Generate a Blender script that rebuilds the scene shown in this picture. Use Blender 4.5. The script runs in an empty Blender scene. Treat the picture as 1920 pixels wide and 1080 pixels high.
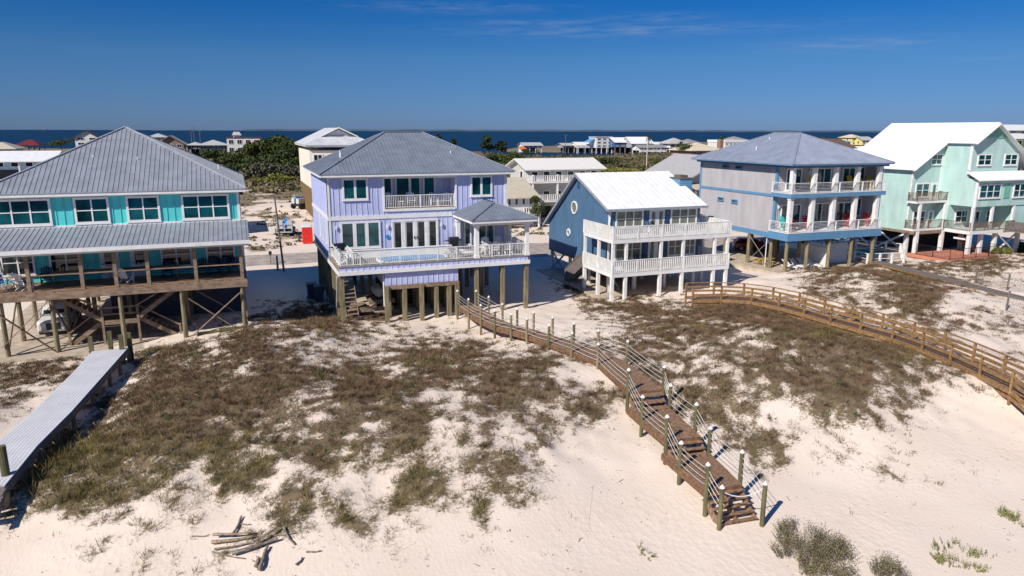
import bpy, math, random
import numpy as np
from mathutils import Vector, Matrix
random.seed(7); rng=np.random.default_rng(11)
S=bpy.context.scene; COL=S.collection
R=math.radians
# ---------------- camera, world, sun, exposure ----------------
F=1333.; CZ=14.0; TH=math.atan(295/F); YAW=R(21); ROLL=R(0.15)
_fh=np.array([math.sin(YAW),math.cos(YAW),0]); _r=np.array([math.cos(YAW),-math.sin(YAW),0]); _u=np.array([0,0,1.])
FW=_fh*math.cos(TH)-_u*math.sin(TH); UP=_fh*math.sin(TH)+_u*math.cos(TH)
RT=_r*math.cos(ROLL)+UP*math.sin(ROLL); UP=UP*math.cos(ROLL)-_r*math.sin(ROLL)
CC=np.array([0,0,CZ])
cam=bpy.data.cameras.new('camera'); co=bpy.data.objects.new('camera',cam); COL.objects.link(co)
cam.sensor_width=36; cam.lens=36*F/1920; cam.clip_start=.5; cam.clip_end=60000
m=Matrix(((RT[0],UP[0],-FW[0],0),(RT[1],UP[1],-FW[1],0),(RT[2],UP[2],-FW[2],CZ),(0,0,0,1))); co.matrix_world=m
S.camera=co
SEL,SAZ=R(39),math.atan2(-.87,-.49)      # sun elevation, azimuth (x,y)
w=bpy.data.worlds.new('World'); S.world=w; w.use_nodes=True
nt=w.node_tree; nt.nodes.clear()
def N(t,ty,**k):
    n=t.nodes.new(ty)
    for a,b in k.items(): setattr(n,a,b)
    return n
def sky():
    L=nt.links.new
    out=N(nt,'ShaderNodeOutputWorld'); bg=N(nt,'ShaderNodeBackground'); sk=N(nt,'ShaderNodeTexSky')
    sk.sky_type='NISHITA'; sk.sun_disc=False; sk.sun_elevation=SEL; sk.sun_rotation=SAZ; sk.altitude=0
    sk.air_density=.75; sk.dust_density=.15; sk.ozone_density=5.0
    hs=N(nt,'ShaderNodeHueSaturation'); hs.inputs['Saturation'].default_value=1.25; hs.inputs['Value'].default_value=.82
    L(sk.outputs[0],hs.inputs['Color'])
    tc=N(nt,'ShaderNodeTexCoord'); sp=N(nt,'ShaderNodeSeparateXYZ'); L(tc.outputs['Generated'],sp.inputs[0])
    def M(op,a,b=None,c=None):
        n=N(nt,'ShaderNodeMath',operation=op)
        for i,v in enumerate((a,b,c)):
            if v is None: continue
            if isinstance(v,(int,float)): n.inputs[i].default_value=v
            else: L(v,n.inputs[i])
        return n.outputs[0]
    az=M('ARCTAN2',sp.outputs[0],sp.outputs[1]); el=M('ARCSINE',sp.outputs[2])
    cmb=N(nt,'ShaderNodeCombineXYZ'); L(M('MULTIPLY',az,22),cmb.inputs[0]); L(M('MULTIPLY',el,210),cmb.inputs[1])
    no=N(nt,'ShaderNodeTexNoise'); no.inputs['Scale'].default_value=1.; no.inputs['Detail'].default_value=6; no.inputs['Roughness'].default_value=.62; L(cmb.outputs[0],no.inputs['Vector'])
    tot=None
    for px,py,rx,ry,a in ((1180,58,260,9,.3),(1600,82,120,11,.25),(1230,33,90,7,.2),(850,14,160,9,.22),(1000,43,110,5,.28),(1850,108,60,4,.15)):
        d=FW+RT*((px-960)/F)+UP*((540-py)/F); d/=np.linalg.norm(d)
        a0=math.atan2(d[0],d[1]); e0=math.asin(d[2])
        da=M('DIVIDE',M('SUBTRACT',az,a0),rx/F); de=M('DIVIDE',M('SUBTRACT',el,e0),ry/F)
        q=M('ADD',M('MULTIPLY',da,da),M('MULTIPLY',de,de)); g=M('MULTIPLY',M('EXPONENT',M('MULTIPLY',q,-1)),a)
        tot=g if tot is None else M('ADD',tot,g)
    fac=M('MULTIPLY',tot,M('MULTIPLY',M('MAXIMUM',M('SUBTRACT',no.outputs[0],.36),0),3.0))
    tf=N(nt,'ShaderNodeMapRange'); L(el,tf.inputs[0]); tf.inputs[1].default_value=-.02; tf.inputs[2].default_value=.4
    tint=N(nt,'ShaderNodeValToRGB'); L(tf.outputs[0],tint.inputs[0]); e=tint.color_ramp.elements
    e[0].position=.05; e[0].color=(.23,.32,.60,1); e[1].position=.27; e[1].color=(.36,.49,.64,1)
    for pp,cc in ((.42,(.15,.46,.69,1)),(.53,(.05,.46,.72,1)),(1,(.75,.92,1.05,1))): q=e.new(pp); q.color=cc
    ml=N(nt,'ShaderNodeMix',data_type='RGBA',blend_type='MULTIPLY'); ml.inputs[0].default_value=1; L(hs.outputs[0],ml.inputs[6]); L(tint.outputs[0],ml.inputs[7])
    mx=N(nt,'ShaderNodeMix',data_type='RGBA'); L(fac,mx.inputs[0]); L(ml.outputs[2],mx.inputs[6]); mx.inputs[7].default_value=(3.4,3.7,4.6,1)
    L(mx.outputs[2],bg.inputs[0]); bg.inputs[1].default_value=.10
    L(bg.outputs[0],out.inputs[0])
sky()
sl=bpy.data.lights.new('sun','SUN'); sl.energy=4.6; sl.angle=R(.53); sl.color=(1,.93,.83)
so=bpy.data.objects.new('sun',sl); COL.objects.link(so)
sd=Vector((math.cos(SEL)*math.sin(SAZ),math.cos(SEL)*math.cos(SAZ),math.sin(SEL)))
so.rotation_euler=sd.to_track_quat('Z','Y').to_euler(); so.location=(0,-30,60)
S.view_settings.view_transform='Standard'; S.view_settings.look='None'; S.view_settings.exposure=0.3; S.view_settings.gamma=1
S.render.engine='CYCLES'
# ---------------- pixel <-> place helpers (used only to find where things stand) ----------------
def ray(x,y): return FW+RT*((x-960)/F)+UP*((540-y)/F)
def gz(x,y,z=0):
    d=ray(x,y); p=CC+d*((z-CZ)/d[2]); return float(p[0]),float(p[1])
def gy(x,y,Y):
    d=ray(x,y); p=CC+d*(Y/d[1]); return float(p[0]),float(p[2])
def topix(X,Y,Z):
    x,y,z=X,Y,Z-CZ
    a=x*RT[0]+y*RT[1]+z*RT[2]; b=x*UP[0]+y*UP[1]+z*UP[2]; c=np.maximum(x*FW[0]+y*FW[1]+z*FW[2],.01)
    return 960+F*a/c,540-F*b/c
# ---------------- materials ----------------
MATS={}
def mat(name,col,rough=.75,var=.12,scale=4,metal=0,bump=0,stretch=None,spec=.5,det=4,dirt=None):
    if name in MATS: return MATS[name]
    m=bpy.data.materials.new(name); m.use_nodes=True; t=m.node_tree; L=t.links.new
    b=t.nodes['Principled BSDF']; b.inputs['Roughness'].default_value=rough; b.inputs['Metallic'].default_value=metal
    b.inputs['Specular IOR Level'].default_value=spec
    tc=N(t,'ShaderNodeTexCoord'); mp=N(t,'ShaderNodeMapping'); L(tc.outputs['Object'],mp.inputs[0])
    if stretch: mp.inputs['Scale'].default_value=stretch
    no=N(t,'ShaderNodeTexNoise'); no.inputs['Scale'].default_value=scale; no.inputs['Detail'].default_value=det; L(mp.outputs[0],no.inputs['Vector'])
    rp=N(t,'ShaderNodeValToRGB'); L(no.outputs[0],rp.inputs[0])
    c=np.array(col); lo=c*(1-var*1.6); hi=np.minimum(c*(1+var*1.3),1)
    if dirt is not None: lo=np.array(dirt)
    rp.color_ramp.elements[0].position=.3; rp.color_ramp.elements[1].position=.7
    rp.color_ramp.elements[0].color=(*lo,1); rp.color_ramp.elements[1].color=(*hi,1)
    L(rp.outputs[0],b.inputs['Base Color'])
    if bump:
        bn=N(t,'ShaderNodeBump'); bn.inputs['Strength'].default_value=bump; bn.inputs['Distance'].default_value=.02; L(no.outputs[0],bn.inputs['Height']); L(bn.outputs[0],b.inputs['Normal'])
    MATS[name]=m; return m
def lap(name,col,step=.18,axis=2,var=.05,dark=.72):
    """horizontal lap boards: shadow line painted into the joint colour plus a bump"""
    if name in MATS: return MATS[name]
    m=mat(name,col,.6,var+.03,1.2,stretch=(1,1,.35),det=6); t=m.node_tree; L=t.links.new; b=t.nodes['Principled BSDF']
    tc=N(t,'ShaderNodeTexCoord'); sp=N(t,'ShaderNodeSeparateXYZ'); L(tc.outputs['Object'],sp.inputs[0])
    d=N(t,'ShaderNodeMath',operation='DIVIDE'); L(sp.outputs[axis],d.inputs[0]); d.inputs[1].default_value=step
    fr=N(t,'ShaderNodeMath',operation='FRACT'); L(d.outputs[0],fr.inputs[0])
    lt=N(t,'ShaderNodeMath',operation='LESS_THAN'); L(fr.outputs[0],lt.inputs[0]); lt.inputs[1].default_value=.16
    src=b.inputs['Base Color'].links[0].from_socket
    mx=N(t,'ShaderNodeMix',data_type='RGBA',blend_type='MULTIPLY'); L(lt.outputs[0],mx.inputs[0]); L(src,mx.inputs[6]); mx.inputs[7].default_value=(dark,dark,dark,1)  # darkens the joint strip, painting in the shadow under each board
    L(mx.outputs[2],b.inputs['Base Color'])
    bn=N(t,'ShaderNodeBump',invert=True); bn.inputs['Strength'].default_value=.6; bn.inputs['Distance'].default_value=.03; L(fr.outputs[0],bn.inputs['Height']); L(bn.outputs[0],b.inputs['Normal'])
    return m
def metalroof(name,col,rough=.8,metal=.8,aniso=1.0):
    """standing seam sheet: the seams scatter light across the slope, so the gloss is stretched along the eave"""
    if name in MATS: return MATS[name]
    m=mat(name,col,rough,.09,1.1,metal,stretch=(1,1,1),det=7); t=m.node_tree; L=t.links.new; b=t.nodes['Principled BSDF']
    b.inputs['Anisotropic'].default_value=aniso; b.inputs['Sheen Weight'].default_value=1.; b.inputs['Sheen Roughness'].default_value=.25
    g=N(t,'ShaderNodeNewGeometry'); e=N(t,'ShaderNodeVectorMath',operation='CROSS_PRODUCT'); e.inputs[0].default_value=(0,0,1); L(g.outputs['True Normal'],e.inputs[1])
    n=N(t,'ShaderNodeVectorMath',operation='NORMALIZE'); L(e.outputs[0],n.inputs[0]); L(n.outputs[0],b.inputs['Tangent'])
    return m
WHITE=mat('white_paint',(.74,.73,.72),.5,.05,2)
PAINT=mat('white_weathered_paint',(.76,.75,.73),.6,.06,2,dirt=(.64,.62,.59))
GLASS=mat('window_glass',(.006,.07,.085),.04,.5,.7,spec=.7)
GLASSD=mat('dark_glass',(.012,.02,.024),.05,.4,.8,spec=.6)
CURT=mat('curtained_glass',(.16,.17,.13),.12,.5,3,stretch=(6,6,.4),spec=.6)
WOOD=mat('weathered_wood',(.25,.175,.12),.85,.25,1.2,stretch=(2,2,4),bump=.1)
DECKW=mat('deck_boards',(.25,.15,.09),.75,.4,3,stretch=(2,6,2),bump=.3)
PILE=mat('treated_pile',(.215,.175,.10),.85,.3,1.6,stretch=(4,4,.6),bump=.3)
PILEG=mat('green_treated_pile',(.115,.105,.048),.85,.3,1.6,stretch=(4,4,.6),bump=.3)
ORANGEW=mat('golden_treated_wood',(.27,.155,.062),.75,.35,2.5,stretch=(3,3,3),bump=.3)
GREYW=mat('grey_weathered_boards',(.17,.145,.13),.85,.3,3,stretch=(1,5,1),bump=.3)
CONC=mat('concrete',(.46,.38,.29),.9,.15,1.5)
ROPE=mat('white_rope',(.7,.69,.66),.9,.1,5)
PVC=mat('vent_pipe',(.72,.72,.72),.5,.05,3)
BLACK=mat('black_plastic',(.015,.016,.02),.45,.2,4)
NAVY=mat('navy_plastic',(.012,.03,.075),.5,.2,4)
RED=mat('red_plastic',(.55,.02,.02),.45,.1,4)
YEL=mat('yellow_plastic',(.72,.45,.02),.45,.1,4)
TURQP=mat('turquoise_plastic',(.02,.42,.40),.45,.1,4)
WHP=mat('white_plastic',(.72,.72,.72),.45,.05,4)
GREYM=metalroof('grey_metal_roof',(.40,.425,.475),.7,.5,.6)
GREYP=metalroof('slate_grey_metal_roof',(.27,.305,.37),.7,.5,.6)
GREYM2=metalroof('lilac_grey_metal_roof',(.345,.385,.475),.7,.4,.6)
WHITER=mat('white_roof',(.78,.78,.77),.5,.05,1.2,stretch=(1,1,.3),det=6)
STEEL=mat('galvanised_steel',(.42,.43,.44),.4,.1,6,metal=.6)
POOLW=mat('pool_water',(.008,.20,.46),.12,.35,2.2,spec=.25)
# ---------------- mesh builder ----------------
ORI={}
class MB:
    def __init__(s): s.v=[];s.f=[]
    def add(s,vs,fs):
        n=len(s.v); s.v+=[tuple(p) for p in vs]; s.f+=[tuple(i+n for i in f) for f in fs]; return s
    def box(s,x0,x1,y0,y1,z0,z1,mp=None):
        if x0>x1:x0,x1=x1,x0
        if y0>y1:y0,y1=y1,y0
        if z0>z1:z0,z1=z1,z0
        vs=[(x,y,z) for x in (x0,x1) for y in (y0,y1) for z in (z0,z1)]
        if mp: vs=[mp(*p) for p in vs]
        return s.add(vs,[(0,1,3,2),(4,6,7,5),(0,4,5,1),(2,3,7,6),(0,2,6,4),(1,5,7,3)])
    def bar(s,p,q,w,h,up=(0,0,1)):
        p=Vector(p);q=Vector(q);d=(q-p).normalized();u=Vector(up)
        if abs(d.dot(u))>.99:u=Vector((0,1,0))
        a=d.cross(u).normalized()*w/2;b=a.cross(d).normalized()*h/2
        return s.add([p-a-b,p+a-b,p+a+b,p-a+b,q-a-b,q+a-b,q+a+b,q-a+b],[(0,3,2,1),(4,5,6,7),(0,1,5,4),(1,2,6,5),(2,3,7,6),(3,0,4,7)])
    def cyl(s,p,q,r0,r1=None,n=8,caps=True):
        r1=r0 if r1 is None else r1
        p=Vector(p);q=Vector(q);d=(q-p).normalized();u=Vector((0,0,1)) if abs(d.z)<.9 else Vector((1,0,0))
        a=d.cross(u).normalized();b=a.cross(d)
        vs=[c+(a*math.cos(t)+b*math.sin(t))*r for c,r in ((p,r0),(q,r1)) for t in [2*math.pi*i/n for i in range(n)]]
        fs=[(i,(i+1)%n,n+(i+1)%n,n+i) for i in range(n)]
        if caps: fs+=[tuple(range(n-1,-1,-1)),tuple(range(n,2*n))]
        return s.add(vs,fs)
    def tube(s,pts,r,n=6):
        for a,b in zip(pts[:-1],pts[1:]): s.cyl(a,b,r,r,n)
        return s
    def poly(s,pts): return s.add(pts,[tuple(range(len(pts)))])
    def slab(s,pts,t):
        n=len(pts); lo=[(p[0],p[1],p[2]-t) for p in pts]
        return s.add(list(pts)+lo,[tuple(range(n)),tuple(range(2*n-1,n-1,-1))]+[(i,n+i,n+(i+1)%n,(i+1)%n) for i in range(n)])
    def lathe(s,c,prof,n=12):
        vs=[];fs=[]
        for r,z in prof: vs+=[(c[0]+r*math.cos(2*math.pi*i/n),c[1]+r*math.sin(2*math.pi*i/n),c[2]+z) for i in range(n)]
        for k in range(len(prof)-1): fs+=[(k*n+i,k*n+(i+1)%n,(k+1)*n+(i+1)%n,(k+1)*n+i) for i in range(n)]
        fs+=[tuple(range(n-1,-1,-1)),tuple(range((len(prof)-1)*n,len(prof)*n))]
        return s.add(vs,fs)
    def blob(s,c,r,n=10,k=6,j=0):
        prof=[]
        vs=[];fs=[]
        for a in range(1,k):
            t=math.pi*a/k
            for i in range(n):
                q=1+random.uniform(-j,j); vs.append((c[0]+r[0]*math.sin(t)*math.cos(2*math.pi*i/n)*q,c[1]+r[1]*math.sin(t)*math.sin(2*math.pi*i/n)*q,c[2]+r[2]*math.cos(t)*q))
        vs+=[(c[0],c[1],c[2]+r[2]),(c[0],c[1],c[2]-r[2])]; T=len(vs)-2
        for a in range(k-2): fs+=[(a*n+i,(a+1)*n+i,(a+1)*n+(i+1)%n,a*n+(i+1)%n) for i in range(n)]
        fs+=[(T,i,(i+1)%n) for i in range(n)]+[(T+1,(k-2)*n+(i+1)%n,(k-2)*n+i) for i in range(n)]
        return s.add(vs,fs)
    def build(s,name,m,parent=None,smooth=False,**kw):
        me=bpy.data.meshes.new(name); o0=ORI.get(parent.name,(0,0,0)) if parent else kw.pop('origin',(0,0,0))
        me.from_pydata([(a[0]-o0[0],a[1]-o0[1],a[2]-o0[2]) for a in s.v],[],s.f); me.update()
        me.materials.append(m)
        if smooth:
            me.polygons.foreach_set('use_smooth',[True]*len(me.polygons))
        o=bpy.data.objects.new(name,me); COL.objects.link(o)
        if parent: o.parent=parent
        else: o.location=o0
        ORI[o.name]=o0
        for k,v in kw.items(): o[k]=v
        return o
def thing(name,label,cat,loc=(0,0,0),group=None):
    o=bpy.data.objects.new(name,None); COL.objects.link(o); o.location=loc; o['label']=label; o['category']=cat
    if group:o['group']=group
    o.empty_display_size=.3; ORI[o.name]=loc; return o
def dup(o,loc=None,rz=None,label=None,scale=None,parent=None,group=None):
    c=o.copy(); COL.objects.link(c); c.parent=parent
    ORI[c.name]=loc if loc is not None else ORI.get(o.name,(0,0,0))
    if parent is None:
        if loc is not None:c.location=loc
        if rz is not None:c.rotation_euler=(0,0,rz)
        if scale:c.scale=(scale,)*3
        if label:c['label']=label
        if group:c['group']=group
    for ch in list(o.children): dup(ch,parent=c)
    return c
def Fm(Y): return lambda u,d,z:(u,Y-d,z)
def Lm(X): return lambda u,d,z:(X-d,u,z)
def Rm(X): return lambda u,d,z:(X+d,u,z)
def Bm(Y): return lambda u,d,z:(u,Y+d,z)
# ---------------- architecture helpers ----------------
def battens(mb,mp,u0,u1,z0,z1,sp=.4,skip=()):
    n=max(1,int((u1-u0)/sp))
    for i in range(1,n):
        u=u0+(u1-u0)*i/n
        if any(a-.03<u<b+.03 and c<=z0+.01 and d>=z1-.01 for a,b,c,d in skip): continue
        mb.box(u-.025,u+.025,0.,.035,z0,z1,mp)
def window(par,mp,u0,u1,z0,z1,cols=2,hung=False,fw=.13,glass=None,name='window',trim=None,d0=.0,sill=True,mull=.09):
    mb=MB(); D=.10+d0
    mb.box(u0,u0+fw,d0,D,z0,z1,mp).box(u1-fw,u1,d0,D,z0,z1,mp).box(u0+fw,u1-fw,d0,D,z1-fw,z1,mp).box(u0+fw,u1-fw,d0,D,z0,z0+fw,mp)
    W=(u1-u0-2*fw)
    for i in range(1,cols):
        u=u0+fw+W*i/cols; mb.box(u-mull/2,u+mull/2,d0,D-.005,z0+fw,z1-fw,mp)
    if hung:
        zm=(z0+z1)/2
        for i in range(cols):
            a=u0+fw+W*i/cols+(mull/2 if i else 0); b=u0+fw+W*(i+1)/cols-(mull/2 if i<cols-1 else 0)
            mb.box(a,b,d0,D-.02,zm-.03,zm+.03,mp)
    if sill: mb.box(u0-.04,u1+.04,d0,D+.03,z0-.05,z0-.002,mp)
    f=mb.build(name,trim or WHITE,par)
    MB().box(u0+fw*.5,u1-fw*.5,d0+.01,d0+.055,z0+fw*.5,z1-fw*.5,mp).build('pane',glass or GLASS,f)
    return f
def rail(par,pts,z0,h,mt,post=1.8,bal=.13,bw=.03,pw=.09,rw=.07,name='railing',gap=.08,ends=True,bar=None):
    mb=MB()
    for si,((x0,y0),(x1,y1)) in enumerate(zip(pts[:-1],pts[1:])):
        L=math.hypot(x1-x0,y1-y0); n=max(1,round(L/post))
        for i in range(1 if si else 0,n+1): 
            t=i/n; x=x0+(x1-x0)*t;y=y0+(y1-y0)*t; mb.box(x-pw/2,x+pw/2,y-pw/2,y+pw/2,z0,z0+h+.03)
        mb.bar((x0,y0,z0+h),(x1,y1,z0+h),rw,.05); mb.bar((x0,y0,z0+gap),(x1,y1,z0+gap),rw*.7,.045)
        if bar: 
            for k in range(1,bar+1):
                zz=z0+gap+(h-gap)*k/(bar+1); mb.bar((x0,y0,zz),(x1,y1,zz),rw*.4,.02)
        elif bal:
            k=max(1,int(L/bal))
            for i in range(1,k):
                t=i/k;x=x0+(x1-x0)*t;y=y0+(y1-y0)*t; mb.bar((x,y,z0+gap),(x,y,z0+h),bw,bw)
    return mb.build(name,mt,par)
def ribs(mb,P,sp=.3,w=.03,h=.032,off=0):
    P=[Vector(p) for p in P]; n=(P[1]-P[0]).cross(P[2]-P[0]).normalized()
    if n.z<0:n=-n
    e=Vector((0,0,1)).cross(n)
    if e.length<1e-4:return
    e.normalize(); s=n.cross(e)
    uv=[((p-P[0]).dot(e),(p-P[0]).dot(s)) for p in P]
    umin=min(u for u,_ in uv);umax=max(u for u,_ in uv); u=umin+sp*.5+off
    while u<umax:
        vs=[]
        for (a,b),(c,d) in zip(uv,uv[1:]+uv[:1]):
            if (a-u)*(c-u)<0: vs.append(b+(d-b)*(u-a)/(c-a))
        if len(vs)>=2:
            v0,v1=min(vs),max(vs)
            if v1-v0>.1: mb.bar(P[0]+e*u+s*(v0+.02)+n*h/2,P[0]+e*u+s*(v1-.03)+n*h/2,w,h,up=n)
        u+=sp
def roofmesh(par,polys,mt,t=.06,sp=.3,rib=True,caps=None,rw=.03,rh=.032):
    mb=MB()
    for P in polys:
        mb.slab(P,t)
        if rib: ribs(mb,P,sp,rw,rh)
    r=mb.build('roof',mt,par)
    if caps:
        cb=MB()
        for a,b in caps: cb.bar((a[0],a[1],a[2]+.03),(b[0],b[1],b[2]+.03),.22,.05)
        cb.build('ridge_cap',mt,r)
    return r
def hip(par,x0,x1,y0,y1,ze,ridge,mt,fascia=WHITE,ft=.24,**k):
    a,b=ridge; A,B_,C_,D_=(x0,y0,ze),(x1,y0,ze),(x1,y1,ze),(x0,y1,ze)
    if abs(a[0]-b[0])<.01 and abs(a[1]-b[1])<.01: polys=[[A,B_,a],[B_,C_,a],[C_,D_,a],[D_,A,a]]; caps=[(A,a),(B_,a),(C_,a),(D_,a)]
    elif abs(a[1]-b[1])<.01: polys=[[A,B_,b,a],[B_,C_,b],[C_,D_,a,b],[D_,A,a]]; caps=[(A,a),(B_,b),(C_,b),(D_,a),(a,b)]
    else: polys=[[A,B_,a],[B_,C_,b,a],[C_,D_,b],[D_,A,a,b]]; caps=[(A,a),(B_,a),(C_,b),(D_,b),(a,b)]
    r=roofmesh(par,polys,mt,caps=caps,**k)
    MB().box(x0+.03,x1-.03,y0+.03,y1-.03,ze-ft,ze-.07).build('fascia',fascia,par)
    return r
def piles(par,pts,z1,mt,r=.16,sq=False,z0=-1.2,name='pile',n=8):
    for p in pts:
        x,y=p[0],p[1]; zt=p[2] if len(p)>2 else z1; mb=MB()
        if sq: mb.box(x-r,x+r,y-r,y+r,z0,zt)
        else: mb.cyl((x,y,z0),(x,y,zt),r*1.08,r*.92,n)
        mb.build(name,mt,par)
def lamp(par,mp,u,z,mt=WHITE):
    MB().box(u-.06,u+.06,0,.05,z-.12,z+.12,mp).box(u-.07,u+.07,.05,.2,z-.05,z+.16,mp).box(u-.05,u+.05,.07,.18,z-.16,z-.05,mp).build('wall_lamp',mt,par)
def vent(par,x,y,z,h=.35):
    MB().cyl((x,y,z-.15),(x,y,z+h),.05,.05,8).lathe((x,y,z-.12),[(.14,0),(.07,.14)],8).build('vent_pipe',PVC,par)
def stairs(mb,p0,p1,width,n,tw=.28,side=.04,sh=.28,wdir=None):
    """treads from p0 (top) to p1 (bottom); width across"""
    p0=Vector(p0);p1=Vector(p1);d=p1-p0;h=Vector((d.x,d.y,0)).normalized();a=Vector((-h.y,h.x,0))*width/2
    for s in (-1,1): mb.bar(p0+a*s,p1+a*s,side,sh)
    for i in range(n):
        c=p0+d*((i+.5)/n)+Vector((0,0,.06)); mb.bar(c-a*.96,c+a*.96,tw,.04,up=(0,0,1))
    return mb
# ---------------- terrain ----------------
CP=[]   # pixel x, pixel y, height
for s in '''0 700 0;60 690 .05;120 672 0;0 640 0;160 800 .0;0 780 .35;300 662 .35;250 700 .15;180 770 .35;130 850 .5;60 920 .55;100 740 .3;300 700 .9;240 780 .6;420 640 1.0;500 625 1.2;580 610 .9;640 612 .3
400 700 1.5;560 680 1.6;300 850 1.0;420 780 1.5;600 760 1.6;700 700 1.1;700 640 .4;760 605 .0;850 620 -.05;900 660 .5;820 680 .9;700 780 1.5;840 740 1.4;960 700 1.2;1000 630 .5;1060 600 .2;1100 690 1.0;1060 640 .55
980 560 -.2;1060 560 -.1;1150 590 .1;1300 570 .4;1250 600 .7;1160 640 .8;1200 620 .9;1000 780 1.0;1100 760 .9;1160 730 .7;1140 800 .2;1000 850 .5;900 850 .8;760 880 .6;620 870 .9;480 900 .5;380 960 .1;200 950 .3;60 990 .0;560 960 .2;700 970 -.1
0 1070 -.6;300 1050 -.4;600 1060 -.6;900 1000 -.5;900 1070 -.8;1200 900 -.55;1200 1060 -1;1340 960 -.8;1450 1000 -.95;1240 820 -.3;1300 880 -.6;1300 740 .9;1350 800 .2;1260 690 1.1
1320 560 .9;1340 640 1.7;1400 600 1.6;1500 600 1.9;1600 640 1.8;1660 690 1.5;1560 740 1.2;1450 720 1.3;1640 760 .5;1500 800 .3;1420 860 -.4;1600 880 -.6;1780 760 .1;1800 860 -.5;1900 780 .0;1920 1000 -1;1700 1060 -1.1;1860 700 .5;1760 655 .8
1420 545 .9;1500 545 1.3;1480 520 .4;1560 515 1.5;1620 512 1.7;1700 535 1.8;1620 560 1.5;1760 600 1.3;1880 600 .9;1780 520 .6;1720 505 .5;1850 540 .6;1900 520 .5;1920 640 .6'''.replace('\n',';').split(';'):
    a,b,c=map(float,s.split()); x,y=gz(a,b,c); CP.append((x,y,c))
for (a,b),z_,g_ in zip([(860,573),(881,589),(904,602),(930,613),(961,621),(991,630),(1032,644),(1075,659),(1124,682),(1183,733),(1204,778),(1250,822),(1275,867),(1327,913),(1350,985)],
                       [1.0,1.05,1.12,1.2,1.27,1.34,1.4,1.45,1.5,1.5,.95,.95,.3,.3,-.72],[-.1,-.05,.05,.5,.75,.9,1.05,1.1,1.1,.7,.3,.1,-.25,-.5,-.85]):
    x,y=gz(a,b,z_); CP+=[(x,y,g_),(x+1.7,y+.2,g_+.1)]
for a,b in ((60,112),(200,108),(350,114),(460,130),(575,155),(700,188),(850,228),(1000,265),(1170,308),(1355,368),(1560,448),(1775,550)):
    x,y=gz(1280+a/3,500+b/3,2.2); CP+=[(x+.7,y,.82),(x-.4,y,.86)]
for x in range(-40,110,12): CP+= [(x,62,0.05),(x,0,-1.1)]
for x in range(-40,110,15): CP+=[(x,55.5,.0 if x<40 else .35)]
CP+=[(-30,20,-.8),(-30,35,.5),(-30,50,0),(105,30,.3),(105,50,.5),(60,15,-.9),(60,30,.2),(-15,12,-.9),(35,8,-1.1),(80,45,.8)]
CP=np.array(CP)
def tps(r2): return .5*r2*np.log(r2+1e-9)
def _fit():
    n=len(CP); D=((CP[:,None,:2]-CP[None,:,:2])**2).sum(-1); A=tps(D)+np.eye(n)*6.0
    Pm=np.c_[np.ones(n),CP[:,:2]]; K=np.block([[A,Pm],[Pm.T,np.zeros((3,3))]])
    return np.linalg.solve(K,np.r_[CP[:,2],0,0,0])
RW=_fit()
def _perm(seed):
    g=np.random.default_rng(seed).random((256,256)); return g
_G=[_perm(i) for i in range(6)]
def vnoise(x,y,k=0):
    xi=np.floor(x).astype(int);yi=np.floor(y).astype(int);fx=x-xi;fy=y-yi;fx=fx*fx*(3-2*fx);fy=fy*fy*(3-2*fy);g=_G[k%6]
    a=g[xi%256,yi%256];b=g[(xi+1)%256,yi%256];c=g[xi%256,(yi+1)%256];d=g[(xi+1)%256,(yi+1)%256]
    return (a*(1-fx)+b*fx)*(1-fy)+(c*(1-fx)+d*fx)*fy
def fbm(x,y,o=4,k=0):
    s=0;a=.5;t=0
    for i in range(o): s=s+a*vnoise(x*2**i+17*i,y*2**i+31*i,k+i);t+=a;a*=.5
    return s/t
def sstep(a,b,x): t=np.clip((x-a)/(b-a),0,1); return t*t*(3-2*t)
def height(X,Y):
    X=np.atleast_1d(np.asarray(X,float));Y=np.atleast_1d(np.asarray(Y,float)); out=np.zeros(X.shape)
    near=(Y>-5)&(Y<66)&(X>-45)&(X<112)
    if near.any():
        x=X[near];y=Y[near]; z=np.zeros(x.shape)
        for i in range(0,len(x),20000):
            q=np.c_[x[i:i+20000],y[i:i+20000]]; D=((q[:,None]-CP[None,:,:2])**2).sum(-1)
            z[i:i+20000]=tps(D)@RW[:-3]+RW[-3]+q@RW[-2:]
        k=1-sstep(53,60,y); z=np.clip(z,-1.3,2.3)*k
        e=sstep(-5,4,y)*sstep(-45,-36,x)*(1-sstep(100,112,x)); z=z*e+(1-e)*(-.9)*(1-sstep(40,60,y))
        z+=k*((.18+.62*sstep(-.4,.8,z))*(fbm(x*.24,y*.24,4,1)-.5)+.26*(fbm(x*1.1,y*1.1,3,2)-.5)*sstep(-.6,.4,z))
        out[near]=z
    far=~near; out[far]=-.9*(1-sstep(40,62,Y[far]))*np.ones(far.sum())
    out+=np.where((Y>95)|((Y>60)&(Y<66)),.0,0)+np.where(Y>100,.5*(fbm(X*.06,Y*.06,3,3)-.5)*sstep(100,150,Y),0)
    return out
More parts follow.
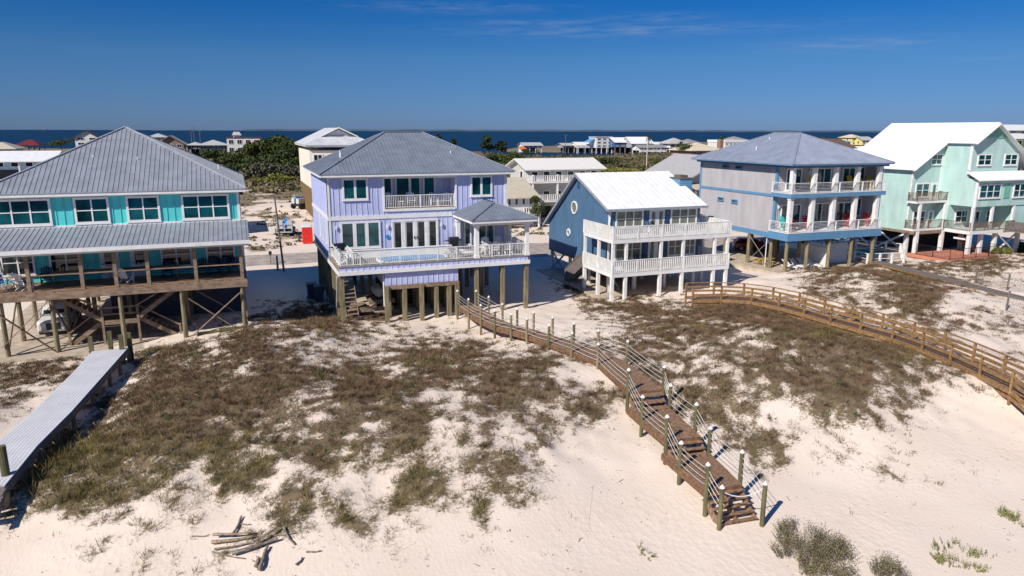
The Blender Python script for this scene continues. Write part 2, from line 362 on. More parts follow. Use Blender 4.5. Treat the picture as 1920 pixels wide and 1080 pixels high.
# bay side: what is land, by shoreline curves worked out from the horizon geometry
def landfar(X,Y):
    px,py=topix(X,Y,np.full(X.shape,-1.)); 
    shore=np.interp(px,[-400,0,300,420,560,620,800,900,960,1020,1100,1180,1230,1262,1300,1500,1700,1920,2400],[281,281,279,277,276,280,283,287,296,296.5,296,292,291,284,268,266,263,262,262])
    shore=shore+1.2*(vnoise(px*.03,px*.0,2)-.5)
    land=(py>shore)
    spit=(py<283.7+.8*vnoise(px*.05,px*0,1))&(py>np.interp(px,[955,975,1300],[280.5,276.5,270]))&(px>952)&(px<1300)
    return np.where(Y<140,True,land|spit)
DG='''000000000000000000000000000000000000033554445663
000000000000110000000000003520000000025546773210
000000000001345533300000000567655788522345662133
000000000035554643311100000003455766999864335313
222500377547774442588853365556645776899999640003
777500488875577788357768870000777544799998764332
420035999999975599973357766655058755489977651223
300066999979887794995556664430037766247555421000
007777899985556666772263341000012256522322210000
008888777784445554762255320000000024423334310000
388888555587334411484237310000000003100002210100
778885333322554321654254310000000000000000000110
321224422221144252210051000000000000000000000000
001231111111111111210010000000000000000000000000
000002221330000000000000000000000000000000000000'''.split('\n')
DGA=np.zeros((15,48))
for i,l in enumerate(DG):
    for j,c in enumerate(l[:48]): DGA[i,j]=(int(c)/9.)**.82
def dens(X,Y,Z):
    px,py=topix(X,Y,Z); u=px/40-.5; v=(py-480)/40-.5
    ok=(px>-200)&(px<2120)&(py>470)&(py<1140); u=np.clip(u,0,46.99);v=np.clip(v,0,13.99)
    i=v.astype(int);j=u.astype(int);a=v-i;b=u-j
    d=DGA[i,j]*(1-a)*(1-b)+DGA[i,np.minimum(j+1,47)]*(1-a)*b+DGA[np.minimum(i+1,14),j]*a*(1-b)+DGA[np.minimum(i+1,14),np.minimum(j+1,47)]*a*b
    d=np.where(ok,d,.35*(fbm(X*.15,Y*.15,3,4)>.5)*(Y<60))
    n=fbm(X*.45,Y*.45,3,0)*.36+fbm(X*2.1,Y*2.1,3,3)*.64; n=.5+(n-.5)*1.4
    # keep the mean cover of the grid but break it into clumps with bare sand between
    f=fbm(X*2.6+9,Y*2.6,2,2)
    return np.clip((d+.07-(n-.25)*1.38)*1.3+.10*d+sstep(.55,.68,f)*np.minimum(d,.5)*.8,0,1)*(d>.02)
def ground():
    xs=np.concatenate([-np.geomspace(60,6000,26)[::-1],np.arange(-45,-14,1.),np.arange(-14,46,.28),np.arange(46,100,.7),np.geomspace(101,9000,40)])
    ys=np.concatenate([np.array([-400,-150,-60,-30,-15,-8,-4]),np.arange(-2,12,1.),np.arange(12,56,.28),np.arange(56,70,.7),np.geomspace(70.5,1500,190)])
    X,Y=np.meshgrid(xs,ys); x=X.ravel();y=Y.ravel(); z=height(x,y)
    lf=landfar(x,y); z=np.where(lf,z,-4.); z=np.where((y>1100)|(y<-14),-4.,z)
    veg=np.zeros(x.shape); nr=y<62
    veg[nr]=dens(x[nr],y[nr],z[nr]); 
    fr=~nr; n=fbm(x[fr]*.10,y[fr]*.10,4,2)*.5+fbm(x[fr]*.45,y[fr]*.45,3,5)*.5
    base=np.interp(y[fr],[62,80,95,110,150,200,300,2000],[.44,.50,.48,.56,.62,.74,.97,1.])
    veg[fr]=np.clip((n-(1-base))*5+.5*(base>.9),0,1)*.8
    nx=len(xs); me=bpy.data.meshes.new('ground'); nv=len(x)
    me.vertices.add(nv); me.vertices.foreach_set('co',np.c_[x,y,z].ravel())
    I,J=np.meshgrid(np.arange(len(ys)-1),np.arange(nx-1),indexing='ij'); a=(I*nx+J).ravel(); q=np.c_[a,a+1,a+nx+1,a+nx]
    me.loops.add(q.size); me.loops.foreach_set('vertex_index',q.ravel().astype(np.int32)); me.polygons.add(len(q)); me.polygons.foreach_set('loop_start',np.arange(0,q.size,4,dtype=np.int32)); me.polygons.foreach_set('loop_total',np.full(len(q),4,dtype=np.int32))
    me.update(calc_edges=True); me.polygons.foreach_set('use_smooth',[True]*len(q))
    at=me.attributes.new('veg','FLOAT','POINT'); at.data.foreach_set('value',veg.astype(np.float32))
    m=bpy.data.materials.new('dune_sand'); m.use_nodes=True; t=m.node_tree; L=t.links.new; b=t.nodes['Principled BSDF']; b.inputs['Roughness'].default_value=.95; b.inputs['Specular IOR Level'].default_value=.15
    g=N(t,'ShaderNodeNewGeometry')
    n1=N(t,'ShaderNodeTexNoise'); n1.inputs['Scale'].default_value=.3; n1.inputs['Detail'].default_value=5; L(g.outputs['Position'],n1.inputs['Vector'])
    c1=N(t,'ShaderNodeMix',data_type='RGBA'); L(n1.outputs[0],c1.inputs[0]); c1.inputs[6].default_value=(.64,.525,.43,1); c1.inputs[7].default_value=(.77,.665,.58,1)
    n2=N(t,'ShaderNodeTexNoise'); n2.inputs['Scale'].default_value=7; n2.inputs['Detail'].default_value=6; n2.inputs['Roughness'].default_value=.7; L(g.outputs['Position'],n2.inputs['Vector'])
    av=N(t,'ShaderNodeAttribute',attribute_name='veg')
    # litter: dark crumbs between the stems where plants grow
    mm=N(t,'ShaderNodeMath',operation='MULTIPLY'); L(av.outputs['Fac'],mm.inputs[0]); mm.inputs[1].default_value=.50
    ad=N(t,'ShaderNodeMath',operation='ADD'); L(n2.outputs[0],ad.inputs[0]); L(mm.outputs[0],ad.inputs[1])
    rp=N(t,'ShaderNodeValToRGB'); rp.color_ramp.elements[0].position=.66; rp.color_ramp.elements[1].position=.86; L(ad.outputs[0],rp.inputs[0])
    n3=N(t,'ShaderNodeTexNoise'); n3.inputs['Scale'].default_value=.5; n3.inputs['Detail'].default_value=5; L(g.outputs['Position'],n3.inputs['Vector'])
    c3=N(t,'ShaderNodeMix',data_type='RGBA'); L(n3.outputs[0],c3.inputs[0]); c3.inputs[6].default_value=(.12,.105,.055,1); c3.inputs[7].default_value=(.24,.17,.115,1)
    c2=N(t,'ShaderNodeMix',data_type='RGBA'); L(rp.outputs[0],c2.inputs[0]); L(c1.outputs[2],c2.inputs[6]); L(c3.outputs[2],c2.inputs[7]); L(c2.outputs[2],b.inputs['Base Color'])
    # footprints / ripples
    wv=N(t,'ShaderNodeTexWave'); wv.inputs['Scale'].default_value=1.6; wv.inputs['Distortion'].default_value=9; wv.inputs['Detail'].default_value=3; wv.inputs['Detail Scale'].default_value=1.5; L(g.outputs['Position'],wv.inputs['Vector'])
    vo=N(t,'ShaderNodeTexVoronoi'); vo.inputs['Scale'].default_value=3.3; L(g.outputs['Position'],vo.inputs['Vector'])
    b1=N(t,'ShaderNodeBump'); b1.inputs['Strength'].default_value=.35; b1.inputs['Distance'].default_value=.05; L(n2.outputs[0],b1.inputs['Height'])
    b2=N(t,'ShaderNodeBump'); b2.inputs['Strength'].default_value=.07; b2.inputs['Distance'].default_value=.03; L(wv.outputs[0],b2.inputs['Height']); L(b1.outputs[0],b2.inputs['Normal'])
    n5=N(t,'ShaderNodeTexNoise'); n5.inputs['Scale'].default_value=.22; n5.inputs['Detail'].default_value=3; L(g.outputs['Position'],n5.inputs['Vector'])
    r5=N(t,'ShaderNodeMapRange'); L(n5.outputs[0],r5.inputs[0]); r5.inputs[1].default_value=.44; r5.inputs[2].default_value=.6
    v5=N(t,'ShaderNodeMath',operation='MULTIPLY'); L(vo.outputs[0],v5.inputs[0]); L(r5.outputs[0],v5.inputs[1])
    b3=N(t,'ShaderNodeBump'); b3.inputs['Strength'].default_value=.28; b3.inputs['Distance'].default_value=.07; L(v5.outputs[0],b3.inputs['Height']); L(b2.outputs[0],b3.inputs['Normal']); L(b3.outputs[0],b.inputs['Normal'])
    me.materials.append(m); o=bpy.data.objects.new('ground',me); COL.objects.link(o); o['kind']='structure'
ground()
def gh(x,y): return float(height([x],[y])[0])
def sea():
    mb=MB(); mb.poly([(-30000,-30000,-1.6),(30000,-30000,-1.6),(30000,40000,-1.6),(-30000,40000,-1.6)])
    m=bpy.data.materials.new('bay_water'); m.use_nodes=True; t=m.node_tree; L=t.links.new; b=t.nodes['Principled BSDF']
    g=N(t,'ShaderNodeNewGeometry'); mp=N(t,'ShaderNodeMapping'); mp.inputs['Scale'].default_value=(.012,.05,1); L(g.outputs['Position'],mp.inputs[0])
    n=N(t,'ShaderNodeTexNoise'); n.inputs['Scale'].default_value=1; n.inputs['Detail'].default_value=6; L(mp.outputs[0],n.inputs['Vector'])
    c=N(t,'ShaderNodeMix',data_type='RGBA'); L(n.outputs[0],c.inputs[0]); c.inputs[6].default_value=(.002,.012,.030,1); c.inputs[7].default_value=(.006,.032,.062,1); L(c.outputs[2],b.inputs['Base Color'])
    b.inputs['Roughness'].default_value=.42; b.inputs['Specular IOR Level'].default_value=.22
    n2=N(t,'ShaderNodeTexNoise'); n2.inputs['Scale'].default_value=.25; n2.inputs['Detail'].default_value=5; L(g.outputs['Position'],n2.inputs['Vector'])
    bn=N(t,'ShaderNodeBump'); bn.inputs['Strength'].default_value=.5; bn.inputs['Distance'].default_value=2.; L(n2.outputs[0],bn.inputs['Height']); L(bn.outputs[0],b.inputs['Normal'])
    mb.build('sea',m,kind='structure')
    # low far shore across the bay, blue haze mixed into its colour
    mb=MB(); pts=[]
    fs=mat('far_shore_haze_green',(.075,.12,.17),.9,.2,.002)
    xs=np.linspace(-1500,16000,120)
    for i,x in enumerate(xs):
        y=15500-.25*x; h=26+14*float(vnoise(np.array([i*.7]),np.array([3.]),1)[0])*(x>0); pts.append((x,y,h if x>200 else 5))
    for a,b_ in zip(pts[:-1],pts[1:]):
        mb.add([(a[0],a[1],-2),(b_[0],b_[1],-2),(b_[0],b_[1],b_[2]),(a[0],a[1],a[2]),(a[0],a[1]+900,-2),(b_[0],b_[1]+900,-2)],[(0,1,2,3),(3,2,5,4)])
    mb.build('far_shore',fs,kind='structure')
sea()
def road():
    m=mat('sandy_asphalt',(.36,.31,.27),.9,.2,.8,det=6)
    mb=MB(); P=[(-60,79.5,86.5),(-20,79,86),(0,78.5,85.5),(8,78.4,85.2),(20,77.5,84.5),(32,73,83.5),(45,71.5,80),(70,71.5,78.5),(120,71.5,78.5)]
    for a,b in zip(P[:-1],P[1:]):
        n=8
        for i in range(n):
            t0,t1=i/n,(i+1)/n; xa=a[0]+(b[0]-a[0])*t0; xb=a[0]+(b[0]-a[0])*t1
            ya0=a[1]+(b[1]-a[1])*t0+.25*math.sin(xa);yb0=a[1]+(b[1]-a[1])*t1+.25*math.sin(xb);ya1=a[2]+(b[2]-a[2])*t0;yb1=a[2]+(b[2]-a[2])*t1
            mb.add([(xa,ya0,.02),(xb,yb0,.02),(xb,yb1,.02),(xa,ya1,.02)],[(0,1,2,3)])
    mb.build('road',m,kind='structure')
road()
# ================= HOUSE 1: turquoise =================
TQ=mat('turquoise_paint',(.085,.56,.56),.6,.09,1.8,stretch=(1,1,.3),det=6)
LIL=mat('lilac_paint',(.47,.505,.74),.6,.06,1.6,stretch=(1,1,.3),det=6)
def turquoise_house():
    T=thing('beach_house','bright turquoise board and batten house on tall round pilings with long grey metal porch roof','house',(-7.5,61,0))
    f=Fm(54.5); W=MB().box(-15.1,0.05,54.5,69.2,3.98,9.8)
    battens(W,f,-15.1,0.05,7.75,9.66,.46); battens(W,f,-15.1,0.05,4.1,7.2,.46); battens(W,Rm(.05),54.5,69.2,4.1,9.66,.46)
    W.build('wall',TQ,T)
    t=MB().box(-15.14,.09,54.44,54.5,9.64,9.82).box(-.12,.09,54.44,54.5,7.6,9.64).box(.05,.1,54.44,54.62,4.0,9.8).box(-.12,.05,54.44,54.5,4.,7.2).box(-15.1,.06,54.42,54.5,7.6,7.78)
    t.build('trim',WHITE,T)
    for a,b,c in ((-14.95,-11.55,3),(-10.25,-8.17,2),(-7.15,-5.1,2),(-3.74,-.64,3)): window(T,f,a,b,7.84,9.6,c,True,.14)
    for a,b,c in ((-14.8,-12.88,2),(-12.06,-10.1,2),(-5.36,-3.36,2),(-2.46,-.5,2)): window(T,f,a,b,4.55,6.35,c,True,.13,GLASSD)
    for a,b in ((-9.1,-7.95),(-7.25,-6.2)):
        d=MB().box(a,b,0,.07,4.05,6.45,f).build('door',WHITE,T); MB().box(a+.28,b-.2,.05,.10,4.9,6.2,f).build('pane',GLASSD,d); MB().box(a+.12,a+.17,.07,.16,5.0,5.1,f).build('handle',BLACK,d)
    hip(T,-15.75,.55,53.85,70.1,9.98,((-7.6,61.98,14.2),(-7.6,61.98,14.2)),GREYM,sp=.3)
    p=MB(); P=[(-15.75,50.45,6.82),(.48,50.45,6.82),(.48,54.48,7.68),(-15.75,54.48,7.68)]; p.slab(P,.05); ribs(p,P,.3)
    p.build('porch_roof',GREYM,T)
    MB().box(-15.75,.48,50.42,50.5,6.55,6.8).box(.4,.46,50.5,54.5,6.55,6.8).box(-15.7,.4,50.7,50.9,6.4,6.6).build('porch_fascia',WHITE,T)
    vent(T,-9.3,58,11.9-.02); vent(T,-6.5,57.6,11.75); vent(T,-1.3,62.0,10.95)
    MB().box(-15.4,.12,50.95,54.4,3.97,4.07).build('deck_floor',DECKW,T)
    MB().box(-15.4,.15,50.85,50.95,3.55,3.99).box(.05,.13,50.95,69.2,3.55,3.97).box(-15.1,.0,69.1,69.2,3.55,3.97).build('deck_beam',WOOD,T)
    jm=MB()
    for i in range(14): jm.box(-15.3,.04,51.3+i*1.35,51.38+i*1.35,3.62,3.96)
    jm.box(-15.1,0,55,69,3.9,3.965); jm.build('floor_joists',WOOD,T)
    for x in (-15.2,-12.55,-9.65,-7.75,-5.87,-3.02,-.15): MB().box(x-.11,x+.11,51.0,51.22,3.95,6.55).build('porch_post',WOOD,T)
    rail(T,[(-15.2,51.1),(-.15,51.1)],4.07,1.02,WOOD,post=9,bal=0,rw=.16,gap=.03,pw=.1)
    rail(T,[(-.05,51.1),(-.05,54.4)],4.07,1.02,WOOD,post=3,bal=0,rw=.12,gap=.1,pw=.1)
    piles(T,[(x,y) for y in (51.05,54.7,58.3,62,66) for x in (-14.2,-11.5,-7.66,-4.0,-.22)]+[(-9.8,54.7),(-12.9,58.3)],3.55,PILE,.15)
    def br(a,b): MB().bar(a,b,.05,.19,up=(0,1,0)).build('brace',WOOD,T)
    for a,b in (((-14.3,50.86,2.85),(-11.6,50.86,.2)),((-14.4,50.80,.75),(-11.7,50.80,3.4)),((-3.6,50.86,3.0),(-.9,50.86,.75)),((-3.5,50.8,.5),(-.4,50.8,3.15)),((-14.2,54.5,.4),(-11.5,54.5,3.3)),((-14.2,58.1,3.2),(-11.5,58.1,.4)),((-.05,51.2,.8),(-.05,54.6,3.3)),((-11.4,54.5,.4),(-9.9,54.5,3.3)),((-14.2,61.9,.4),(-11.5,61.9,3.3)),((-14.2,65.9,3.3),(-11.5,65.9,.4)),((-11.5,51.3,3.2),(-11.5,54.6,.4)),((-14.2,51.3,.4),(-14.2,54.6,3.2)),((-4.0,54.4,3.3),(-.3,54.4,.6)),((-7.6,57.9,.4),(-4.1,57.9,3.3))): br(a,b)
    s=MB(); stairs(s,(-11.6,52.4,3.6),(-8.95,52.4,1.75),1.05,9); s.build('stair_flight',WOOD,T)
    s=MB(); stairs(s,(-4.3,52.4,3.6),(-6.85,52.4,1.75),1.05,9); s.build('stair_flight',WOOD,T)
    s=MB(); stairs(s,(-8.95,52.9,1.6),(-11.0,52.9,.05),1.0,8); s.build('stair_flight',WOOD,T)
    s=MB(); stairs(s,(-6.85,52.9,1.6),(-4.4,52.9,.0),1.0,8); s.build('stair_flight',WOOD,T)
    MB().box(-8.95,-6.85,51.9,53.5,1.5,1.62).box(-8.95,-6.85,51.85,51.9,1.4,1.7).build('stair_landing',WOOD,T)
    h=MB()
    for x in (-8.95,-6.85): h.box(x-.07,x+.07,51.82,51.96,-.3,2.65)
    h.bar((-8.95,51.9,2.55),(-6.85,51.9,2.55),.08,.12); h.bar((-8.95,51.9,2.1),(-6.85,51.9,2.1),.05,.1)
    for s_,x0,x1 in ((1,-11.3,-8.95),(1,-4.6,-6.85)): h.bar((x0,51.86,4.35 if 0 else 4.3-.4),(x1,51.86,2.6),.06,.1)
    h.bar((-8.95,52.35,2.5),(-11.0,52.35,.95),.06,.1); h.bar((-6.85,52.35,2.5),(-4.4,52.35,.9),.06,.1)
    h.box(-11.1,-10.97,52.3,52.42,-.2,1.0).box(-4.47,-4.34,52.3,52.42,-.2,1.0)
    h.build('stair_railing',WOOD,T)
    MB().box(-9.4,-.3,58.6,66,-.4,3.55).build('storage_room',lap('slate_siding',(.06,.065,.09),.2),T)
    MB().box(-3.3,-.3,50.95,51.05,.3,.6).box(-1.9,-.3,50.8,50.93,.55,.78).build('retaining_board',PILEG,T)
turquoise_house()
# ================= HOUSE 2: lilac =================
def lilac_house():
    T=thing('beach_house','lilac house with swimming pool on its front deck and grey hip roof','house',(13.7,60,0))
    f=Fm(56.); X0,X1=6.35,20.95
    W=MB().box(X0,X1,57.9,67.9,4.35,10.55).box(X0,10.72,56,57.9,4.35,10.55).box(16.52,X1,56,57.9,4.35,10.55).box(10.72,16.52,56,57.9,4.35,7.9)
    battens(W,f,X0,X1,7.5,7.9,.42); battens(W,f,X0,10.6,7.9,10.45,.42); battens(W,f,16.64,X1,7.9,10.45,.42); battens(W,f,X0,X1,4.45,7.2,.42)
    battens(W,Fm(57.9),10.72,16.52,7.95,10.5,.42)
    battens(W,Lm(X0),56,67.9,4.1,10.5,.6)
    W.build('wall',LIL,T)
    t=MB(); t.box(X0-.03,16.2,55.93,56,7.18,7.48).box(X0-.06,X0,55.95,67.95,7.18,7.48)
    t.box(X0-.05,X0+.17,55.94,56,4.4,7.18).box(X0-.05,X0+.17,55.94,56,7.48,10.4).box(X0-.05,X0,55.94,56.18,4.4,7.18).box(X0-.05,X0,55.94,56.18,7.48,10.4)
    t.box(X1-.17,X1+.05,55.94,56,4.4,10.4).box(X0,X1,55.95,56,10.4,10.6)
    t.box(10.6,10.74,55.92,56.02,7.75,10.4).box(16.5,16.64,55.92,56.02,7.75,10.4).box(10.74,16.5,55.9,56.02,7.72,7.92).box(10.74,16.5,55.94,56.0,10.3,10.4)
    t.box(X0-.07,X0-.01,51.3,68,3.72,4.04)
    t.build('trim',WHITE,T)
    for a,b in ((7.48,9.46),(17.8,19.7)): window(T,f,a,b,8.7,10.6-.2,2,False,.15,mull=.18)
    window(T,f,7.2,10.32,4.92,7.05,3,False,.15,mull=.28)
    d=MB().box(11.2,15.02,0,.08,4.5,7.05,f)
    for i in range(5): u=11.2+3.82*i/4; d.box(max(11.2,u-.15),min(15.02,u+.15),.08,.11,4.5,7.05,f)
    d.box(11.2,15.02,.08,.12,6.88,7.05,f)
    d=d.build('french_door',WHITE,T)
    for i in range(4):
        u=11.2+3.82*(i+.5)/4; MB().box(u-.25,u+.25,.085,.1,4.8,6.8,f).build('pane',GLASSD,d)
    MB().box(12.98,13.02,.11,.2,5.5,5.7,f).box(13.2,13.24,.11,.2,5.5,5.7,f).build('handle',BLACK,d)
    g=Fm(57.9)
    for a,b in ((10.95,11.75),(14.3,15.35)): window(T,g,a,b,8.1,10.3,1,False,.12)
    for a,b in ((12.0,13.2),(13.2,14.1)):
        d=MB().box(a,b,0,.06,8.0,10.35,g).build('sliding_door',WHITE,T); MB().box(a+.12,b-.1,.06,.075,8.1,10.2,g).build('pane',GLASS,d)
    MB().box(10.74,16.5,56,57.88,7.9,7.96).build('balcony_floor',DECKW,T)
    rail(T,[(10.74,56.0),(16.5,56.0)],7.96,1.0,WHITE,post=2.9,bal=.14,bw=.03,pw=.09)
    for a,b,c,n in ((17.2,17.85,'window',1),(18.4,19.9,'sliding_door',2)): window(T,f,a,b,4.45 if n==2 else 4.7,6.9,n,False,.12,name=c)
    for u,z in ((6.9,6.6),(10.88,6.55),(15.28,6.5),(16.5,6.45)): lamp(T,f,u,z)
    MB().cyl((10.87,55.9,5.73),(10.87,55.95,5.73),.17,.17,12).build('life_ring_sign',mat('blue_sign',(.02,.25,.6),.5),T)
    for y in (62.4,60.2,57.95): window(T,Lm(X0),y-.3,y+.3,5.1,6.98,1,False,.06,sill=False,d0=-.04)
    hip(T,5.75,21.5,55.4,68.45,10.75,((12.05,61.95,13.85),(15.35,61.95,13.85)),GREYP,sp=.3)
    vent(T,16.9,58.4,11.75+.2,.4); vent(T,8.2,61.5,12.0); vent(T,8.0,59.8,11.9)
    # porch
    A=[(16.2,50.75,7.38),(21.65,50.75,7.38),(21.65,55.98,7.38),(16.2,55.98,7.38)]; a=(18.92,53.4,8.42); b=(18.92,55.98,8.42)
    roofmesh(T,[[A[0],A[1],a],[A[1],A[2],b,a],[A[3],A[0],a,b]],GREYP,caps=((A[0],a),(A[1],a),(a,b)),sp=.3).name='porch_roof'
    MB().box(16.25,21.6,50.8,50.95,7.12,7.35).box(16.25,16.4,50.95,55.9,7.12,7.35).box(21.45,21.6,50.95,55.9,7.12,7.35).box(16.5,21.4,51.2,51.5,6.9,7.16).box(16.4,21.45,50.95,55.95,7.28,7.33).box(16.3,20.95,55.88,55.99,7.35,7.5).build('porch_fascia',WHITE,T)
    for x,y in ((16.85,51.5),(21.0,51.5),(16.6,55.6),(21.0,55.4)): MB().box(x-.15,x+.15,y-.15,y+.15,4.4,6.92).box(x-.2,x+.2,y-.2,y+.2,6.75,6.92).box(x-.2,x+.2,y-.2,y+.2,4.4,4.6).build('porch_column',WHITE,T)
    # deck
    MB().box(6.35,21.2,51.3,56,4.32,4.4).box(20.98,21.2,56,58,4.32,4.4).build('deck_floor',mat('grey_deck',(.23,.22,.21),.8,.15,3),T)
    k=MB().box(6.37,21.18,51.36,51.45,4.02,4.32); battens(k,Fm(51.36),6.4,21.18,4.02,4.3,.42); k.box(21.08,21.16,51.36,56,3.75,4.32); k.build('deck_skirt',LIL,T)
    MB().box(6.3,21.22,51.28,51.36,3.72,4.02).box(21.16,21.22,51.36,56,3.72,4.02).build('skirt_board',WHITE,T)
    MB().box(6.4,21.1,51.45,67.8,3.8,4.3).build('floor_frame',WOOD,T)
    rail(T,[(6.5,56),(6.5,51.45),(21.0,51.45),(21.0,55.3)],4.4,.96,WHITE,post=1.45,bal=.135,bw=.024,pw=.07,rw=.06)
    rail(T,[(7.45,51.5),(7.45,54.4)],4.4,1.0,WHITE,post=1.5,bal=.13,name='pool_gate')
    # pool
    P=MB(); n=28; cx,cy=12.1,52.95; 
    def sq(k,a,b,z): 
        t=2*math.pi*k/n; c,s_=math.cos(t),math.sin(t); e=.55; return (cx+a*math.copysign(abs(c)**e,c),cy+b*math.copysign(abs(s_)**e,s_),z)
    o=[sq(k,2.72,1.22,4.50) for k in range(n)]; i_=[sq(k,2.58,1.1,4.50) for k in range(n)]; ob=[sq(k,2.72,1.22,4.4) for k in range(n)]; ib=[sq(k,2.58,1.1,4.30) for k in range(n)]
    P.add(o+i_+ob+ib,[(k,(k+1)%n,n+(k+1)%n,n+k) for k in range(n)]+[(2*n+k,2*n+(k+1)%n,(k+1)%n,k) for k in range(n)]+[(n+k,n+(k+1)%n,3*n+(k+1)%n,3*n+k) for k in range(n)])
    P=P.build('pool',WHITE,T); MB().poly([sq(k,2.59,1.11,4.485) for k in range(n)]).build('water',POOLW,P)
    MB().box(7.5,15.6,54.4,54.52,4.4,4.98).box(7.4,15.7,54.33,54.6,4.98,5.04).build('pool_wall',WHITE,T)
    # below
    b_=MB().box(9.7,15.35,51.55,55.4,2.72,3.74); battens(b_,Fm(51.55),9.7,15.35,2.74,3.74,.4); b_.build('pool_base_panel',LIL,T)
    MB().box(9.9,12.25,51.42,51.54,2.42,2.72).box(12.55,15.05,51.42,51.54,2.42,2.72).box(9.85,15.2,52,52.1,2.5,2.7).build('pool_beam',WOOD,T)
    piles(T,[(9.75,51.4,2.71),(12.4,51.38,2.71),(15.2,51.4,2.71),(11.12,51.6,2.5),(13.6,51.6,2.5),(14.6,51.6,2.5)]+[(x,y,2.7) for x in (10.2,11.5,12.8,14,15.1) for y in (53,54.4,55.6)],3.7,PILE,.15,True)
    piles(T,[(x,51.6) for x in (6.55,16.85,19.0,21.0)]+[(6.6,y) for y in (54,56.5,59,61.5,64,67)]+[(x,y) for x in (9.5,13,16.9,19,20.9) for y in (57,61,65.5)],3.8,PILE,.15,True)
    wl=MB().box(15.4,16.6,54.6,54.7,-.3,3.75).box(9.8,15.4,56,56.1,-.3,3.75)
    for i in range(12): wl.box(9.9+i*.46,9.95+i*.46,55.95,56,-.3,3.7)
    wl.build('under_house_wall',mat('brown_boards',(.085,.055,.035),.9,.3,2,stretch=(5,5,.5)),T)
    MB().box(8.9,10.9,54.2,56.2,.95,1.07).box(8.9,10.9,54.1,54.2,.75,1.1).box(7.3,10.6,53.3,53.4,.4,.75).box(7.2,8.9,53.4,56.5,.35,.45).build('service_platform',WOOD,T)
    s=MB(); stairs(s,(7.4,55.8,3.75),(7.4,52.9,.2),.9,13); s.build('stair_flight',WOOD,T)
    MB().cyl((9.62,51.75,1.1),(9.62,51.75,3.6),.05,.05,8).build('drain_pipe',PVC,T)
    d_=MB().cyl((6.2,51.3,3.7),(6.42,54.5,.2),.045,.045,6).build('diagonal_pipe',PVC,T)
lilac_house()
def propane():
    t=thing('propane_tank','cream horizontal propane tank on the wooden platform under the lilac house','tank',(9.75,55.1,1.07))
    b=MB(); n=14; prof=[(.03,-1.0),(.25,-.95),(.38,-.8),(.42,-.6),(.42,.6),(.38,.8),(.25,.95),(.03,1.0)]
    vs=[];fs=[]
    for r,y in prof: vs+=[(9.75+r*math.cos(2*math.pi*i/n),55.15+y,1.62+r*math.sin(2*math.pi*i/n)) for i in range(n)]
    for k in range(len(prof)-1): fs+=[(k*n+i,(k+1)*n+i,(k+1)*n+(i+1)%n,k*n+(i+1)%n) for i in range(n)]
    b.add(vs,fs+[tuple(range(n)),tuple(range(len(vs)-1,len(vs)-n-1,-1))]); b.build('tank_body',mat('cream_paint',(.62,.56,.45),.5),t,smooth=True)
    for y in (54.5,55.8): MB().box(9.45,10.05,y-.05,y+.05,1.07,1.3).build('foot',BLACK,t)
    MB().cyl((9.75,55.15,2.0),(9.75,55.15,2.15),.13,.13,10).build('valve_dome',mat('cream_paint',(.62,.56,.45),.5),t)
propane()
